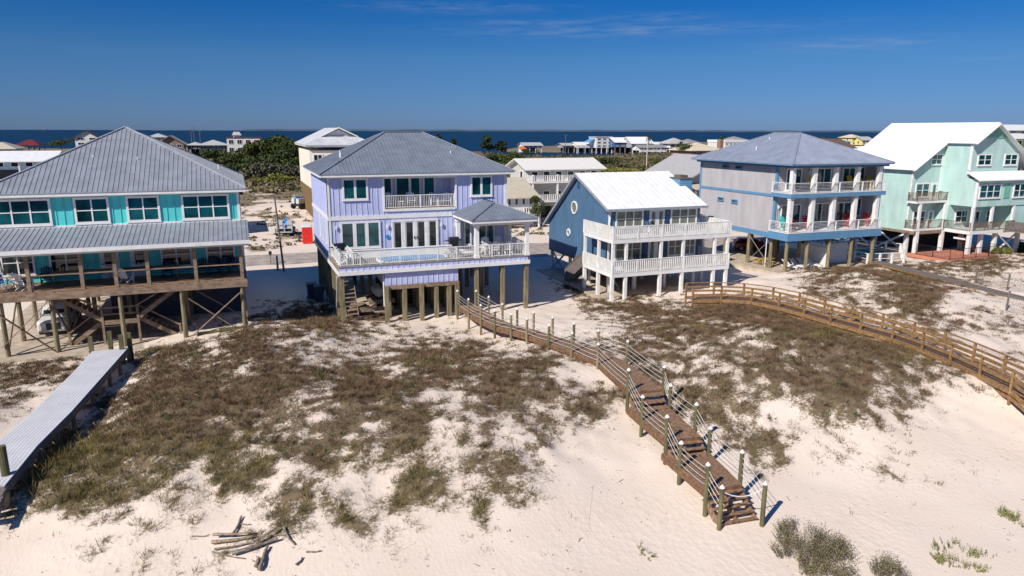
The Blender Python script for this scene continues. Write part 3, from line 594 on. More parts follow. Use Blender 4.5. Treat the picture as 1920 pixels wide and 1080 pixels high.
# ================= HOUSE 3: blue saltbox =================
BLU=lap('blue_lap_siding',(.068,.145,.25),.19,dark=.8)
BLT=mat('white_gable_trim',(.7,.7,.7),.5,.05,2)
def blue_house():
    T=thing('beach_house','deep blue lap sided house with white saltbox roof and two white wraparound balconies','house',(34.3,60,0))
    x0,x1=29.65,38.95
    prof=[(54,2.2),(54,7.5),(60,10.02),(66.6,4.95),(66.6,2.2)]
    W=MB(); n=5; W.add([(x,y,z) for x in (x0,x1) for y,z in prof],[(0,1,2,3,4),(9,8,7,6,5)]+[(i,5+i,5+(i+1)%5,(i+1)%5) for i in range(5)]); W.build('wall',BLU,T)
    rf=MB()
    for P in ([(29.25,53.45,7.5),(39.35,53.45,7.5),(39.35,60,10.2),(29.25,60,10.2)],[(29.25,60,10.2),(39.35,60,10.2),(39.35,67.3,4.62),(29.25,67.3,4.62)]): rf.slab(P,.09); ribs(rf,P,.6,.03,.02)
    rf.build('roof',WHITER,T)
    tr=MB()
    for x in (29.22,39.38):
        tr.bar((x,53.45,7.34),(x,60,10.04),.05,.24); tr.bar((x,60,10.04),(x,67.3,4.46),.05,.24)
    tr.box(29.25,39.35,53.38,53.46,7.28,7.48); tr.build('rake_board',mat('slate_trim',(.25,.28,.33),.6,.1),T)
    MB().cyl((29.75,53.85,7.2),(29.62,53.92,5.3),.05,.05,8).box(29.6,29.75,53.9,54.02,2.3,7.3).build('downspout',WHITE,T)
    c=MB().box(38.7,40.05,57.0,58.9,7.6,9.65); c.build('chimney',lap('light_blue_siding',(.10,.24,.40),.2),T); 
    MB().box(38.6,40.15,56.9,59.0,9.65,9.72).box(39.0,39.8,57.4,58.5,9.72,9.95).build('chimney_cap',mat('rusty_cap',(.14,.11,.09),.8),T)
    s=Lm(x0)
    for cy,cz,r in ((60.75,6.92,.62),(61.9,4.4,.37)):
        mb=MB(); n=24; vs=[s(cy+rr*math.cos(2*math.pi*i/n),d,cz+rr*math.sin(2*math.pi*i/n)) for rr,d in ((r,.0),(r,.09),(r-.13,.09),(r-.13,.0)) for i in range(n)]
        mb.add(vs,[(k*n+i,k*n+(i+1)%n,(k+1)*n+(i+1)%n,(k+1)*n+i) for k in range(3) for i in range(n)]); w_=mb.build('round_window',WHITE,T)
        MB().poly([s(cy+(r-.1)*math.cos(-2*math.pi*i/n),.03,cz+(r-.1)*math.sin(-2*math.pi*i/n)) for i in range(n)]).build('pane',CURT,w_)
    MB().box(59.85,60.15,0,.06,9.0,9.6,s).box(59.7,60.3,0,.08,8.85,8.95,s).build('gable_vent',mat('navy_trim',(.03,.08,.16),.6),T)
    f=Fm(54.)
    window(T,f,30.28,33.02,5.78,7.3,3,True,.14,CURT); window(T,f,35.82,38.6,5.78,7.3,3,True,.14,CURT)
    window(T,f,30.3,32.95,3.0,4.72,3,True,.13,CURT); window(T,f,35.68,37.2,3.0,4.72,2,True,.12,CURT); window(T,f,37.42,38.6,3.0,4.72,2,True,.12,CURT)
    for zb,zt in ((5.25,7.3),(2.4,4.72)):
        for a,b in ((33.68,34.42),(34.44,35.18)):
            d=MB().box(a-.02,b+.02,0,.07,zb,zt,f).build('door',WHITE,T); MB().box(a+.2,b-.2,.07,.09,zb+.35,zt-.25,f).build('pane',CURT,d)
    for u in (30.0,33.35,35.5,38.8): MB().box(u-.09,u+.09,0,.12,6.85,7.1,f).build('wall_lamp',mat('brass_lamp',(.25,.18,.06),.5),T)
    for u in (33.25,35.42,38.78): MB().box(u-.15,u+.15,0,.05,2.5,4.9,f).build('shutter',mat('navy_trim',(.03,.08,.16),.6),T)
    for z in (2.22,5.06):
        MB().box(28.5,40.0,51.0,53.98,z,z+.16).box(28.5,29.62,53.98,56.3,z,z+.16).box(38.98,40.0,53.98,58.5,z,z+.16).build('balcony_floor',PAINT,T)
        MB().box(28.4,40.1,50.9,51.0,z-.12,z+.2).box(28.4,28.5,51,56.3,z-.12,z+.2).box(40.0,40.1,51,58.5,z-.12,z+.2).build('balcony_fascia',WHITE,T)
        rail(T,[(28.45,56.3),(28.45,50.95),(40.05,50.95),(40.05,58.5)],z+.16,1.1,PAINT,post=2.3,bal=.19,bw=.09,pw=.13,rw=.12,gap=.1)
    fp=[(28.5,51.05),(29.75,51.05),(33.1,51.05),(35.3,51.05),(38.55,51.05),(39.9,51.05),(28.55,53.6),(28.55,56.2),(39.9,54.6),(39.9,58.4)]
    for x,y in fp:
        MB().box(x-.11,x+.11,y-.11,y+.11,2.38,4.95).build('balcony_post',WHITE,T)
    piles(T,fp+[(x,y) for x in (29.9,32.5,35.6,38.7) for y in (54.2,58,62,66.3)],2.12,PAINT,.13,True)
    MB().bar((29.8,66.2,2.1),(29.8,63.0,.1),.06,.2).bar((29.8,63,2.1),(29.8,66.2,.1),.06,.2).bar((29.9,54.3,1.9),(31.2,54.3,.1),.06,.18,up=(0,1,0)).build('brace',mat('pale_blue_brace',(.18,.30,.40),.7),T)
    MB().box(x0,x1,54,66.6,2.0,2.19).build('floor_frame',WOOD,T)
    s=MB(); stairs(s,(29.0,56.4,2.3),(28.9,60.1,.05),1.0,12); s.build('stair_flight',WOOD,T)
    s=MB()
    for i in range(26):
        t=i/25; y=56.35+3.7*t; z=2.3-2.25*t; s.box(28.42,28.45,y-.07,y+.065,z-.15,z+1.1)
    s.bar((28.43,56.3,3.5),(28.43,60.1,1.2),.1,.06); s.build('stair_railing',GREYW,T)
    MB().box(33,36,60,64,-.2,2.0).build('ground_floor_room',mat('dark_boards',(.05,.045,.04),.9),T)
blue_house()
# ================= HOUSE 4: grey with porch columns =================
GS=mat('grey_siding',(.43,.415,.43),.7,.07,1.4,stretch=(1,1,.25),det=6)
BT=mat('blue_trim',(.105,.25,.42),.6,.06,2)
def grey_house():
    T=thing('beach_house','pale grey house with blue bands, white square columns and coloured chairs on both porches','house',(55.5,62,0))
    W=MB().box(50,61.5,57,69.6,3.9,10.6).box(61.3,61.5,54.8,57,4.4,10.6)
    for i in range(60): y=57.1+i*.208; W.box(49.975,50,y-.02,y+.02,3.95,10.5) if y<69.5 else 0
    battens(W,Fm(57),50,61.3,4.4,10.5,.3); W.build('wall',GS,T)
    t=MB().box(49.93,49.97,57,69.62,7.62,7.88).box(49.92,50.12,56.93,57.0,4.35,10.6).box(49.92,49.97,57,57.2,4.35,7.62).box(49.92,49.97,57,57.2,7.88,10.6).box(49.92,49.97,69.4,69.65,4.,7.62).box(49.92,49.97,69.4,69.65,7.88,10.6)
    t.box(49.9,49.96,57.1,69.7,3.5,4.0); t.build('trim',BT,T)
    f=Fm(57.)
    for a,b in ((50.75,53.25),(55.0,56.95),(57.9,59.95)): window(T,f,a,b,4.42,6.85,2,False,.12,name='sliding_door',trim=WHITE)
    window(T,f,60.3,61.28,5.3,7.2,1,False,.12)
    for a,b in ((51.05,53.0),(54.9,56.8),(58.3,60.1)): window(T,f,a,b,8.22,10.4,2,False,.12,name='sliding_door',trim=WHITE)
    window(T,f,60.6,61.28,8.5,10.4,1,False,.1)
    for u,z in ((50.4,6.6),(54.1,6.6),(53.9,10.0),(57.5,10.)): lamp(T,f,u,z)
    for y,z in ((65.6,6.55),(63.2,6.5),(65.2,10.15),(62.9,10.12)): window(T,Lm(50),y-.5,y+.5,z-.05,z+.32,1,False,.08,trim=BT)
    for z0,z1 in ((3.55,4.3),(7.72,8.12)):
        MB().box(49.4,61.5,54.2,57,z1,z1+.06).build('porch_floor',WHITE,T)
        MB().box(49.42,61.5,54.22,54.34,z0,z1).box(49.42,49.54,54.34,57,z0,z1).box(49.6,61.4,54.4,56.95,z1-.1,z1-.01).build('porch_fascia',BT,T)
        rail(T,[(49.5,57),(49.5,54.3),(61.3,54.3)],z1+.06,.95,WHITE,post=2.8,bal=0,rw=.09,pw=.1,bar=5,gap=.1)
    for x in (49.75,52.4,55.05,57.85,60.75):
        for z0,z1 in ((4.36,7.72),(8.18,10.62)):
            MB().box(x-.2,x+.2,54.4,54.8,z0,z1).box(x-.24,x+.24,54.36,54.84,z1-.2,z1-.02).build('porch_column',WHITE,T)
    MB().box(49.45,61.6,54.25,54.4,10.6,10.82).box(49.42,49.55,54.4,69.7,10.6,10.82).box(49.6,61.5,54.4,57,10.62,10.7).build('eave_beam',mat('dark_blue_beam',(.05,.14,.25),.6),T)
    hip(T,49.0,61.95,53.9,70.3,10.98,((55.4,60.3,13.85),(55.4,64.1,13.85)),GREYM2,fascia=BT,ft=.17,sp=.3)
    vent(T,51.5,62.2,12.1); vent(T,53.8,63.0,13.1-.05)
    piles(T,[(x,54.6) for x in (49.75,52.3,55.1,58.0,60.9)]+[(x,y) for x in (50.1,53.7,57.4,61) for y in (57.2,60.6,64.5,69)],3.6,PILE,.19)
    b=MB()
    for a,c in (((50.1,60.6,.6),(50.1,57.3,3.3)),((50.1,57.3,.6),(50.1,60.6,3.3))): b.cyl(a,c,.03,.03,6)
    b.build('cross_rod',STEEL,T)
    MB().cyl((50.1,57.9,.1),(50.1,57.9,3.7),.05,.05,8).build('downspout',WHITE,T)
    MB().box(46.4,49.9,64.2,69.4,3.6,3.95).build('equipment_platform',BT,T)
    piles(T,[(46.7,64.5),(46.7,69),(48.6,64.5)],3.6,PILE,.16)
    MB().box(50,61.5,57,69.6,3.6,3.9).build('floor_frame',WOOD,T)
    for i,(x,y) in enumerate(((47.1,68.5),(48.0,66.7))):
        a=MB().box(x-.5,x+.5,y-.5,y+.5,4.0,4.9).build('air_conditioner',mat('tan_metal',(.34,.28,.20),.6),T); MB().lathe((x,y,4.9),[(.4,0),(.38,.05),(.1,.06)],12).build('fan_grille',BLACK,a)
    d=MB().cyl((49,66.0,3.95),(49.0,66.0,4.6),.03,.03,6).lathe((49.05,65.95,4.55),[(.05,0),(.28,.1),(.36,.22)],12); d.build('satellite_dish',BLACK,T)
    wv=MB().box(55.4,55.5,54.9,58.8,.3,2.4)
    for i in range(12): wv.box(55.5,60.2,57.05,57.1,.4+i*.17,.52+i*.17)
    wv.box(55.45,60.2,57.1,57.15,.3,2.5); wv.build('slatted_screen',WHITE,T)
grey_house()
# ================= HOUSE 5: mint =================
MI=lap('mint_lap_siding',(.42,.60,.565),.2,dark=.84)
def mint_house():
    T=thing('beach_house','pale mint green three storey house with steep white gable roof and white posts','house',(78,62,0))
    zs=lambda x:15.05-(78.7-x)*.655
    x0=71.4;xm=75.75;xr=86
    W=MB()
    # left block
    p=[(x0,2.9),(x0,zs(x0)-.1),(78.7,zs(78.7)-.1),(xr,zs(2*78.7-xr)-.1),(xr,2.9)]
    W.add([(x,y,z) for y in (59.6,69.2) for x,z in p],[(0,1,2,3,4),(9,8,7,6,5)]+[(i,(i+1)%5,5+(i+1)%5,5+i) for i in range(5)])
    q=[(xm,5.9),(xm,zs(xm)-.1),(78.7,zs(78.7)-.1),(83.5,zs(73.9)-.1),(83.5,5.9)]
    W.add([(x,y,z) for y in (56.2,59.595) for x,z in q],[(0,1,2,3,4)]+[(i,(i+1)%5,5+(i+1)%5,5+i) for i in range(5)])
    W.box(xm,xr,55.0,56.2,5.9,8.95); W.build('wall',MI,T)
    rf=MB()
    for P in ([(70.85,59.1,zs(70.85)),(xm-.35,59.1,zs(xm-.35)),(xm-.35,69.7,zs(xm-.35)),(70.85,69.7,zs(70.85))],[(xm-.35,55.6,zs(xm-.35)),(78.7,55.6,15.05),(78.7,69.7,15.05),(xm-.35,69.7,zs(xm-.35))],[(78.7,55.6,15.05),(86.6,55.6,zs(70.8)),(86.6,69.7,zs(70.8)),(78.7,69.7,15.05)]): rf.slab(P,.14)
    rf.build('roof',WHITER,T)
    P=[(75.35,54.55,8.85),(xr,54.55,8.85),(xr,56.19,9.68),(75.35,56.19,9.68)]; MB().slab(P,.1).build('lower_roof',WHITER,T)
    t=MB().box(x0-.04,x0+.14,59.54,59.6,2.9,10.1).box(x0-.05,x0,59.54,59.75,2.9,10.1).box(xm-.05,xm+.12,56.14,56.2,9.75,12.9).box(xm-.05,xm+.14,54.94,55.0,5.9,8.8).box(xm-.05,xm,55.0,55.2,5.9,8.8).box(xm-.05,xm,56.2,56.4,9.9,12.8).box(xm-.14,xm-.0,59.54,59.6,3.3,12.7)
    t.bar((xm-.35,55.58,zs(xm-.35)-.2),(78.7,55.58,14.85),.06,.3,up=(0,-1,0)); t.bar((78.7,55.58,14.85),(86.6,55.58,zs(70.8)-.2),.06,.3,up=(0,-1,0)); t.bar((70.85,59.08,zs(70.85)-.2),(xm-.35,59.08,zs(xm-.35)-.2),.06,.25,up=(0,-1,0))
    t.build('trim',WHITE,T)
    g=MB()
    for i in range(7):
        z=13.35+i*.2; w_=(14.85-z)/.655; g.box(78.7-w_,78.7+w_,56.12,56.19,z,z+.15)
    g.build('gable_louvre',mat('sea_green_louvre',(.16,.42,.33),.6),T)
    f=Fm(59.6)
    window(T,f,72.0,74.15,6.65,8.28,2,True,.12); window(T,f,73.8,75.6,10.3,11.55,2,True,.12); window(T,f,72.1,74.0,3.5,5.15,2,True,.12)
    for z0,z1 in ((6.4,8.25),(3.3,5.1)):
        d=MB().box(74.4,75.4,0,.07,z0,z1,f).build('door',WHITE,T); MB().box(74.7,75.1,.07,.09,z0+.35,z1-.2,f).build('pane',mat('green_glass',(.05,.16,.12),.1),d)
    f=Fm(56.2); window(T,f,76.75,78.95,10.33,11.6,2,True,.13); window(T,f,81.0,83.15,10.3,11.6,2,True,.13)
    f=Fm(55.); window(T,f,76.05,79.45,6.8,8.35,3,True,.12); window(T,f,81.5,84.4,6.75,8.35,3,True,.12); MB().box(80.0,81.0,0,.06,6.75,8.35,f).build('shutter',mat('sea_green_louvre',(.16,.42,.33),.6),T)
    f=Fm(58.)
    MB().box(75.6,xr,58.0,59.59,3.2,5.9).box(82.6,xr,55.1,58,3.2,5.88).build('porch_wall',MI,T)
    window(T,f,76.8,78.8,3.75,5.2,2,True,.12); window(T,f,81.9,82.55,3.6,5.0,1,True,.1)
    d=MB().box(79.9,80.9,0,.07,3.3,5.1,f).build('door',WHITE,T); MB().box(80.15,80.65,.07,.09,3.5,4.9,f).build('pane',GLASSD,d)
    BR=mat('brown_railing',(.16,.11,.08),.8,.2,3)
    for z in (3.0,6.12):
        MB().box(70.9,76.0,58.3,59.6,z,z+.22).build('balcony_floor',WHITE,T)
        rail(T,[(71,59.5),(71,58.4),(75.9 if z>4 else 75.6,58.4)]+([(75.7,59.5)] if z>4 else []),z+.22,.95,BR,post=2.2,bal=.14,bw=.035,pw=.1)
    MB().box(75.4,xr,54.9,58.0,2.85,3.2).build('porch_floor',WHITE,T)
    rail(T,[(75.5,58.3),(75.5,55.0),(82.5,55.0)],3.2,.95,BR,post=2.4,bal=.14,bw=.035,pw=.1)
    for x,y,z in ((71.7,58.45,6.1),(75.6,58.4,6.1),(75.65,55.05,5.9),(78.8,55.15,5.9),(82.3,55.15,5.9)): MB().box(x-.16,x+.16,y-.12,y+.12,3.2,z).build('porch_column',WHITE,T)
    piles(T,[(71.3,59.4),(71.6,58.4),(75.6,58.4),(75.7,55.1),(78.2,55.6),(80.2,55.4),(84,55.4),(71.6,64),(71.6,69),(75.7,63),(79.6,63),(84,63),(79.6,59)],2.95,WHITE,.19,True)
    for y0,y1 in ((59.4,63.9),(64.1,68.9)):
        MB().bar((71.5,y0,.3),(71.5,y1,2.7),.08,.2).build('brace',WHITE,T); MB().bar((71.42,y1,.3),(71.42,y0,2.7),.07,.2).build('brace',WHITE,T)
    MB().bar((80.3,55.4,.3),(83.9,55.4,2.7),.08,.2,up=(0,1,0)).build('brace',WHITE,T); MB().bar((83.9,55.3,.3),(80.3,55.3,2.7),.08,.2,up=(0,1,0)).build('brace',WHITE,T)
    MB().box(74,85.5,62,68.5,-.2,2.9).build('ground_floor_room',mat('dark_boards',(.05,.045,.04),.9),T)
    s=MB(); stairs(s,(76.6,56.6,2.2),(79.2,56.6,.1),1.0,8); s.build('stair_flight',WOOD,T)
    MB().box(76.0,77.0,55.8,57.2,2.1,2.3).box(76.0,76.1,55.2,55.3,.1,2.2).build('stair_landing',WHITE,T)
    MB().box(x0,xr,59.6,69.2,2.6,2.9).box(70.9,75.5,58.3,59.6,2.62,2.98).build('floor_frame',WOOD,T)
    dk=MB().box(80.6,90,50.6,54.8,3.05,3.2); dk.build('side_deck',GREYW,T)
    rail(T,[(80.7,54.7),(80.7,50.7),(90,50.7)],3.2,1.0,GREYW,post=2,bal=.14,bw=.08,pw=.1)
    piles(T,[(81,51),(84.5,51),(88,51)],3.05,PILEG,.14)
mint_house()
# ================= ground-contact helper =================
def gt(px,py,dz=0):
    z=0
    for _ in range(12):
        x,y=gz(px,py,z+dz); z=.5*z+.5*gh(x,y)
    return x,y,gh(x,y)
# ================= dune walkover with rope rails =================
def q4(pts,s,ox,oy): return [(ox+x/s,oy+y/s) for x,y in pts]
def walkover():
    T=thing('dune_walkover','long curving brown boardwalk with rope rails and white capped posts stepping down to the beach','boardwalk',(17,36,0))
    Z3=lambda L:q4(L,3,1140,640)
    Lp=q4([(192,205),(292,285),(405,345),(530,400),(675,435),(822,480),(1017,545),(1222,620),(1458,730)],4.8,820,530)+Z3([(122,282)])
    Rp=q4([(342,205),(452,265),(575,335),(707,385),(852,420),(1022,470),(1213,530),(1430,600),(1690,705)],4.8,820,530)+Z3([(302,266)])
    zz=[1.0,1.05,1.12,1.2,1.27,1.34,1.4,1.45,1.5,1.5]
    V3=lambda p,z:Vector((*gz(*p,z),z))
    Lw=[V3(p,z) for p,z in zip(Lp,zz)]; Rw=[V3(p,z) for p,z in zip(Rp,zz)]
    SM=mat('brown_stringer',(.17,.09,.045),.8,.3,2,stretch=(3,3,3),bump=.2)
    def deckrun(A,B,name='deck_boards'):
        dk=MB(); st=MB()
        for a,b,c,d in zip(A[:-1],B[:-1],A[1:],B[1:]):
            n=max(2,int(max((c-a).length,(d-b).length)/.15))
            for k in range(n):
                t0,t1=k/n,(k+.8)/n; j=Vector((0,0,random.uniform(-.008,.008))); vs=[v+j for v in (a.lerp(c,t0),b.lerp(d,t0),b.lerp(d,t1),a.lerp(c,t1))]
                dk.add([*vs,*[v-Vector((0,0,.045)) for v in vs]],[(3,2,1,0),(4,5,6,7),(0,1,5,4),(1,2,6,5),(2,3,7,6),(3,0,4,7)])
            for p_,q_ in ((a,c),(b,d)): st.bar(p_-Vector((0,0,.18)),q_-Vector((0,0,.18)),.06,.26)
        a,b=A[-1],B[-1]; st.bar(a-Vector((0,0,.18)),b-Vector((0,0,.18)),.05,.26)
        dk.build(name,DECKW,T); st.build('stringer',SM,T)
    deckrun(Lw,Rw)
    p1=([V3(Z3([(105,372)])[0],.93),V3(Z3([(322,553)])[0],.93)],[V3(Z3([(318,345)])[0],.93),V3(Z3([(525,535)])[0],.93)])
    p2=([V3(Z3([(303,628)])[0],.33),V3(Z3([(545,835)])[0],.33)],[V3(Z3([(545,600)])[0],.33),V3(Z3([(752,802)])[0],.33)])
    deckrun(*p1); deckrun(*p2)
    g=[V3(Z3([(640,1035)])[0],-.74),V3(Z3([(845,1000)])[0],-.74)]
    for (a,b),(c,d),n in (((Lw[-1],Rw[-1]),(V3(Z3([(172,402)])[0],.93),V3(Z3([(340,380)])[0],.93)),3),((p1[0][1],p1[1][1]),(V3(Z3([(385,665)])[0],.33),V3(Z3([(560,640)])[0],.33)),3),((p2[0][1],p2[1][1]),(g[0],g[1]),5)):
        s=MB()
        for u,v in ((a,c),(b,d),((a+b)/2,(c+d)/2)): s.bar(u-Vector((0,0,.36)),v-Vector((0,0,.30)),.06,.26)
        for k in range(n):
            z=a.z+(c.z-a.z)*(k+.75)/n; q=[a.lerp(c,(k+.12)/n),b.lerp(d,(k+.12)/n),b.lerp(d,(k+1.02)/n),a.lerp(c,(k+1.02)/n)]
            for w_ in q: w_.z=z
            s.add([*q,*[w_-Vector((0,0,.05)) for w_ in q]],[(3,2,1,0),(4,5,6,7),(0,1,5,4),(1,2,6,5),(2,3,7,6),(3,0,4,7)])
        s.build('step_flight',DECKW,T)
    PL=[*zip(Lw,[v.z for v in Lw])]+[(V3(p,z),z) for p,z in zip(Z3([(192,440),(330,560),(405,712),(556,842),(628,1040)]),(.93,.93,.33,.33,-.72))]
    PR=[*zip(Rw,[v.z for v in Rw])]+[(V3(p,z),z) for p,z in zip(Z3([(345,372),(489,487),(566,625),(742,768),(864,1018)]),(.93,.93,.33,.33,-.72))]
    tops=[]
    for side,P,O in ((0,PL,PR),(1,PR,PL)):
        tp=[]
        for i,((v,z),(o,_)) in enumerate(zip(P,O)):
            out=(v-o); out.z=0; out.normalize(); k=.1 if i<10 else .02; c=v+out*k; g_=gh(c.x,c.y); h=z+(1.12 if i<14 else 1.62); r=.085 if i<9 else .095; tl=random.uniform(-.025,.025)
            o_=MB().cyl((c.x,c.y,min(g_,z)-.7),(c.x+tl,c.y,h),r,r*.95,10).build('post',PILEG if i>9 or i%3==0 else PILE,T)
            MB().lathe((c.x+tl,c.y,h),[(r*1.05,-.03),(r*1.08,.01),(r*.7,.05),(.012,.11)],10).build('cap',WHP,o_)
            c=c.copy(); tp.append((c,h))
        tops.append(tp)
        for lv in (.16,.40,.64,.88):
            b=MB()
            for (c0,h0),(c1,h1) in zip(tp[:-1],tp[1:]):
                pts=[]; sg=random.uniform(.02,.07)
                for k in range(7):
                    t=k/6; q=c0.lerp(c1,t); q.z=(h0-lv-.02)*(1-t)+(h1-lv-.02)*t-sg*4*t*(1-t); pts.append(q)
                b.tube(pts,.0095,5)
            b.build('rope',ROPE,T)
    b=MB(); (c0,h0),(c1,h1)=tops[0][-1],tops[1][-1]; b.tube([Vector((c0.x+(c1.x-c0.x)*t,c0.y+(c1.y-c0.y)*t,h0*(1-t)+h1*t-.15-.3*4*t*(1-t))) for t in [k/8 for k in range(9)]],.02,6); b.build('rope',ROPE,T)
walkover()
# ================= pale vinyl walkway on the left =================
def vinyl():
    T=thing('walkway','pale grey decking walkway with no rails leaving the turquoise house','boardwalk',(-8.5,38,0))
    Lw=[(-8.85,47.0,1.05),(-9.1,42.5,1.15),(-9.65,36.9,1.2),(-10.15,33.9,1.2),(-10.6,29.2,1.15)]; Rw=[(-6.95,47.0,1.05),(-7.35,42.5,1.15),(-7.98,36.4,1.2),(-8.55,32.6,1.2),(-8.85,29.2,1.15)]
    V=mat('pale_vinyl_decking',(.60,.60,.63),.65,.05,.8); dk=MB(); st=MB()
    for i in range(4):
        a,b,c,d=[Vector(v) for v in (Lw[i],Rw[i],Lw[i+1],Rw[i+1])]
        for k in range(12):
            t0,t1=k/12,(k+.9)/12; vs=[a.lerp(b,t0),a.lerp(b,t1),c.lerp(d,t1),c.lerp(d,t0)]; 
            dk.add([*vs,*[v-Vector((0,0,.06)) for v in vs]],[(0,1,2,3),(7,6,5,4),(0,4,5,1),(1,5,6,2),(2,6,7,3),(3,7,4,0)])
        for p,q in ((a,c),(b,d)): st.bar(p-Vector((0,0,.22)),q-Vector((0,0,.22)),.07,.3)
    dk.build('deck_panel',V,T); st.build('stringer',GREYW,T)
    for i in range(5):
        for P in (Lw[i],Rw[i]):
            for t in (0,.5):
                if t and i==4: continue
                Q=(Lw if P in Lw else Rw)[min(i+1,4)]; x=P[0]+(Q[0]-P[0])*t;y=P[1]+(Q[1]-P[1])*t
                MB().box(x-.09,x+.09,y-.09,y+.09,-.9,.9).build('support_post',PILE,T)
    for x,y in ((-8.9,47.1),(-7.25,46.8),(-6.85,47.2),(-8.0,47.9)): MB().box(x-.12,x+.12,y-.1,y+.1,0,1.95).build('green_post',PILEG,T)
    MB().cyl((-9.05,30.1,-.5),(-9.05,30.1,2.35),.15,.15,12).build('green_post',PILEG,T)
    s=MB()
    for k in range(2): s.box(-10.6,-8.9,28.2-k*.32,28.5-k*.32,.85-k*.2,.9-k*.2)
    s.bar((-8.88,29.2,1.0),(-8.88,27.7,.4),.06,.3); s.box(-10.7,-8.8,28.6,29.2,.9,1.08); s.build('step_flight',GREYW,T)
vinyl()
# ================= walkway with golden wooden railings =================
def golden():
    T=thing('walkway','golden treated wood boardwalk with railings on both sides curving over the right dune','boardwalk',(38,35,0))
    P=[(*gz(1280+a/3,500+b/3,2.2),1.12) for a,b in ((60,112),(200,108),(350,114),(460,130),(575,155),(700,188),(850,228),(1000,265),(1170,308),(1355,368),(1560,448),(1775,541),(1960,626),(2200,745))]; P[-1]=(P[-1][0],P[-1][1],.1); P.append((P[-1][0]-.6,P[-1][1]-2.6,-.75))
    P=[Vector(p) for p in P]; N_=[]
    for i,p in enumerate(P):
        d=(P[min(i+1,len(P)-1)]-P[max(i-1,0)]); d.z=0; d.normalize(); N_.append(Vector((-d.y,d.x,0)))
    Q=[p+n*1.4 for p,n in zip(P,N_)]
    # resample
    def rs(A,m=2.3):
        L=[0]
        for a,b in zip(A[:-1],A[1:]): L.append(L[-1]+(b-a).length)
        n=int(L[-1]/m); o=[]
        for k in range(n+1):
            u=L[-1]*k/n; i=max(0,min(len(A)-2,next((q-1 for q,v in enumerate(L) if v>=u-1e-6),0))); o.append(A[i].lerp(A[i+1],(u-L[i])/(L[i+1]-L[i])))
        return o
    dk=MB()
    for a,b,c,d in zip(P[:-1],Q[:-1],P[1:],Q[1:]):
        n=int((c-a).length/.15)
        for k in range(n):
            t0,t1=k/n,(k+.9)/n; vs=[a.lerp(c,t0),b.lerp(d,t0),b.lerp(d,t1),a.lerp(c,t1)]; dk.add([*vs,*[v-Vector((0,0,.05)) for v in vs]],[(3,2,1,0),(4,5,6,7),(0,1,5,4),(1,2,6,5),(2,3,7,6),(3,0,4,7)])
    dk.build('deck_boards',DECKW,T)
    for A,sg in ((P,-1),(Q,1)):
        A2=rs(A); r=MB()
        for a,b in zip(A2[:-1],A2[1:]):
            for h,w_,t in ((1.07,.15,.045),(.74,.045,.14),(.40,.045,.14),(-.12,.05,.24)): r.bar(a+Vector((0,0,h)),b+Vector((0,0,h)),w_,t)
            if sg<0: r.bar(a+Vector((0,0,-.42)),b+Vector((0,0,-.42)),.05,.18)
        r.build('railing',ORANGEW,T)
        for a in A2: MB().box(a.x-.06,a.x+.06,a.y-.06,a.y+.06,a.z-1.6,a.z+1.05).build('post',ORANGEW,T)
golden()
def lowwalk():
    T=thing('walkway','low dark weathered boardwalk without rails at far right beside the snow fence','boardwalk',(59,44,0))
    P=[(62.6,56.5,.75),(61.6,52.5,.9),(60.3,47.5,1.05),(59.4,43.5,1.1),(58.9,39.5,1.05),(58.6,34,.95)]; dk=MB(); s=MB()
    P=[Vector(p) for p in P]
    for a,b in zip(P[:-1],P[1:]):
        n=int((b-a).length/.16); o=Vector((-1.35,-.15,0))
        for k in range(n):
            t0,t1=k/n,(k+.88)/n; vs=[a.lerp(b,t0),a.lerp(b,t1),a.lerp(b,t1)+o,a.lerp(b,t0)+o]; dk.add([*vs,*[v-Vector((0,0,.05)) for v in vs]],[(3,2,1,0),(4,5,6,7),(0,1,5,4),(1,2,6,5),(2,3,7,6),(3,0,4,7)])
        s.bar(a+o-Vector((0,0,.14)),b+o-Vector((0,0,.14)),.06,.2); s.bar(a-Vector((0,0,.14)),b-Vector((0,0,.14)),.06,.2)
    dk.build('deck_boards',GREYW,T); s.build('stringer',ORANGEW,T)
    for p in P[1:]:
        for q in (p,p+Vector((-1.35,-.15,0))): MB().box(q.x-.07,q.x+.07,q.y-.07,q.y+.07,-.6,q.z-.06).build('post',ORANGEW,T)
lowwalk()
def fence(label,a,b,h=1.15,n=None,lean=.25):
    A=Vector(gt(*a));B=Vector(gt(*b)); T=thing('sand_fence',label,'fence',tuple(A),'slatted sand fences by the right boardwalk'); s=MB(); L=(B-A).length; n=int(L/.13); 
    for i in range(n):
        p=A.lerp(B,i/n); g=gh(p.x,p.y); l=lean*random.uniform(.5,1.2); s.bar((p.x,p.y,g-.05),(p.x+l*.4,p.y-l,g+h+random.uniform(-.05,.05)),.045,.012)
    s.build('slats',mat('bleached_slats',(.33,.29,.26),.9,.2,4),T)
    for i in range(int(L/3)+1):
        p=A.lerp(B,min(1,i*3/L)); g=gh(p.x,p.y); MB().bar((p.x,p.y,g-.3),(p.x+.03,p.y-.05,g+h+.35),.1,.1).build('post',GREYW,T)
    w_=MB()
    for k in (.25,.6,.95): w_.tube([(A.lerp(B,i/8).x+lean*.4*k,A.lerp(B,i/8).y-lean*k,gh(A.lerp(B,i/8).x,A.lerp(B,i/8).y)+h*k) for i in range(9)],.008,4)
    w_.build('wire',STEEL,T)
fence('leaning grey slat sand fence standing behind the low dark boardwalk',(1828,531),(1935,556))
fence('grey slat sand fence in front of the low dark boardwalk at the frame edge',(1886,582),(1960,600))
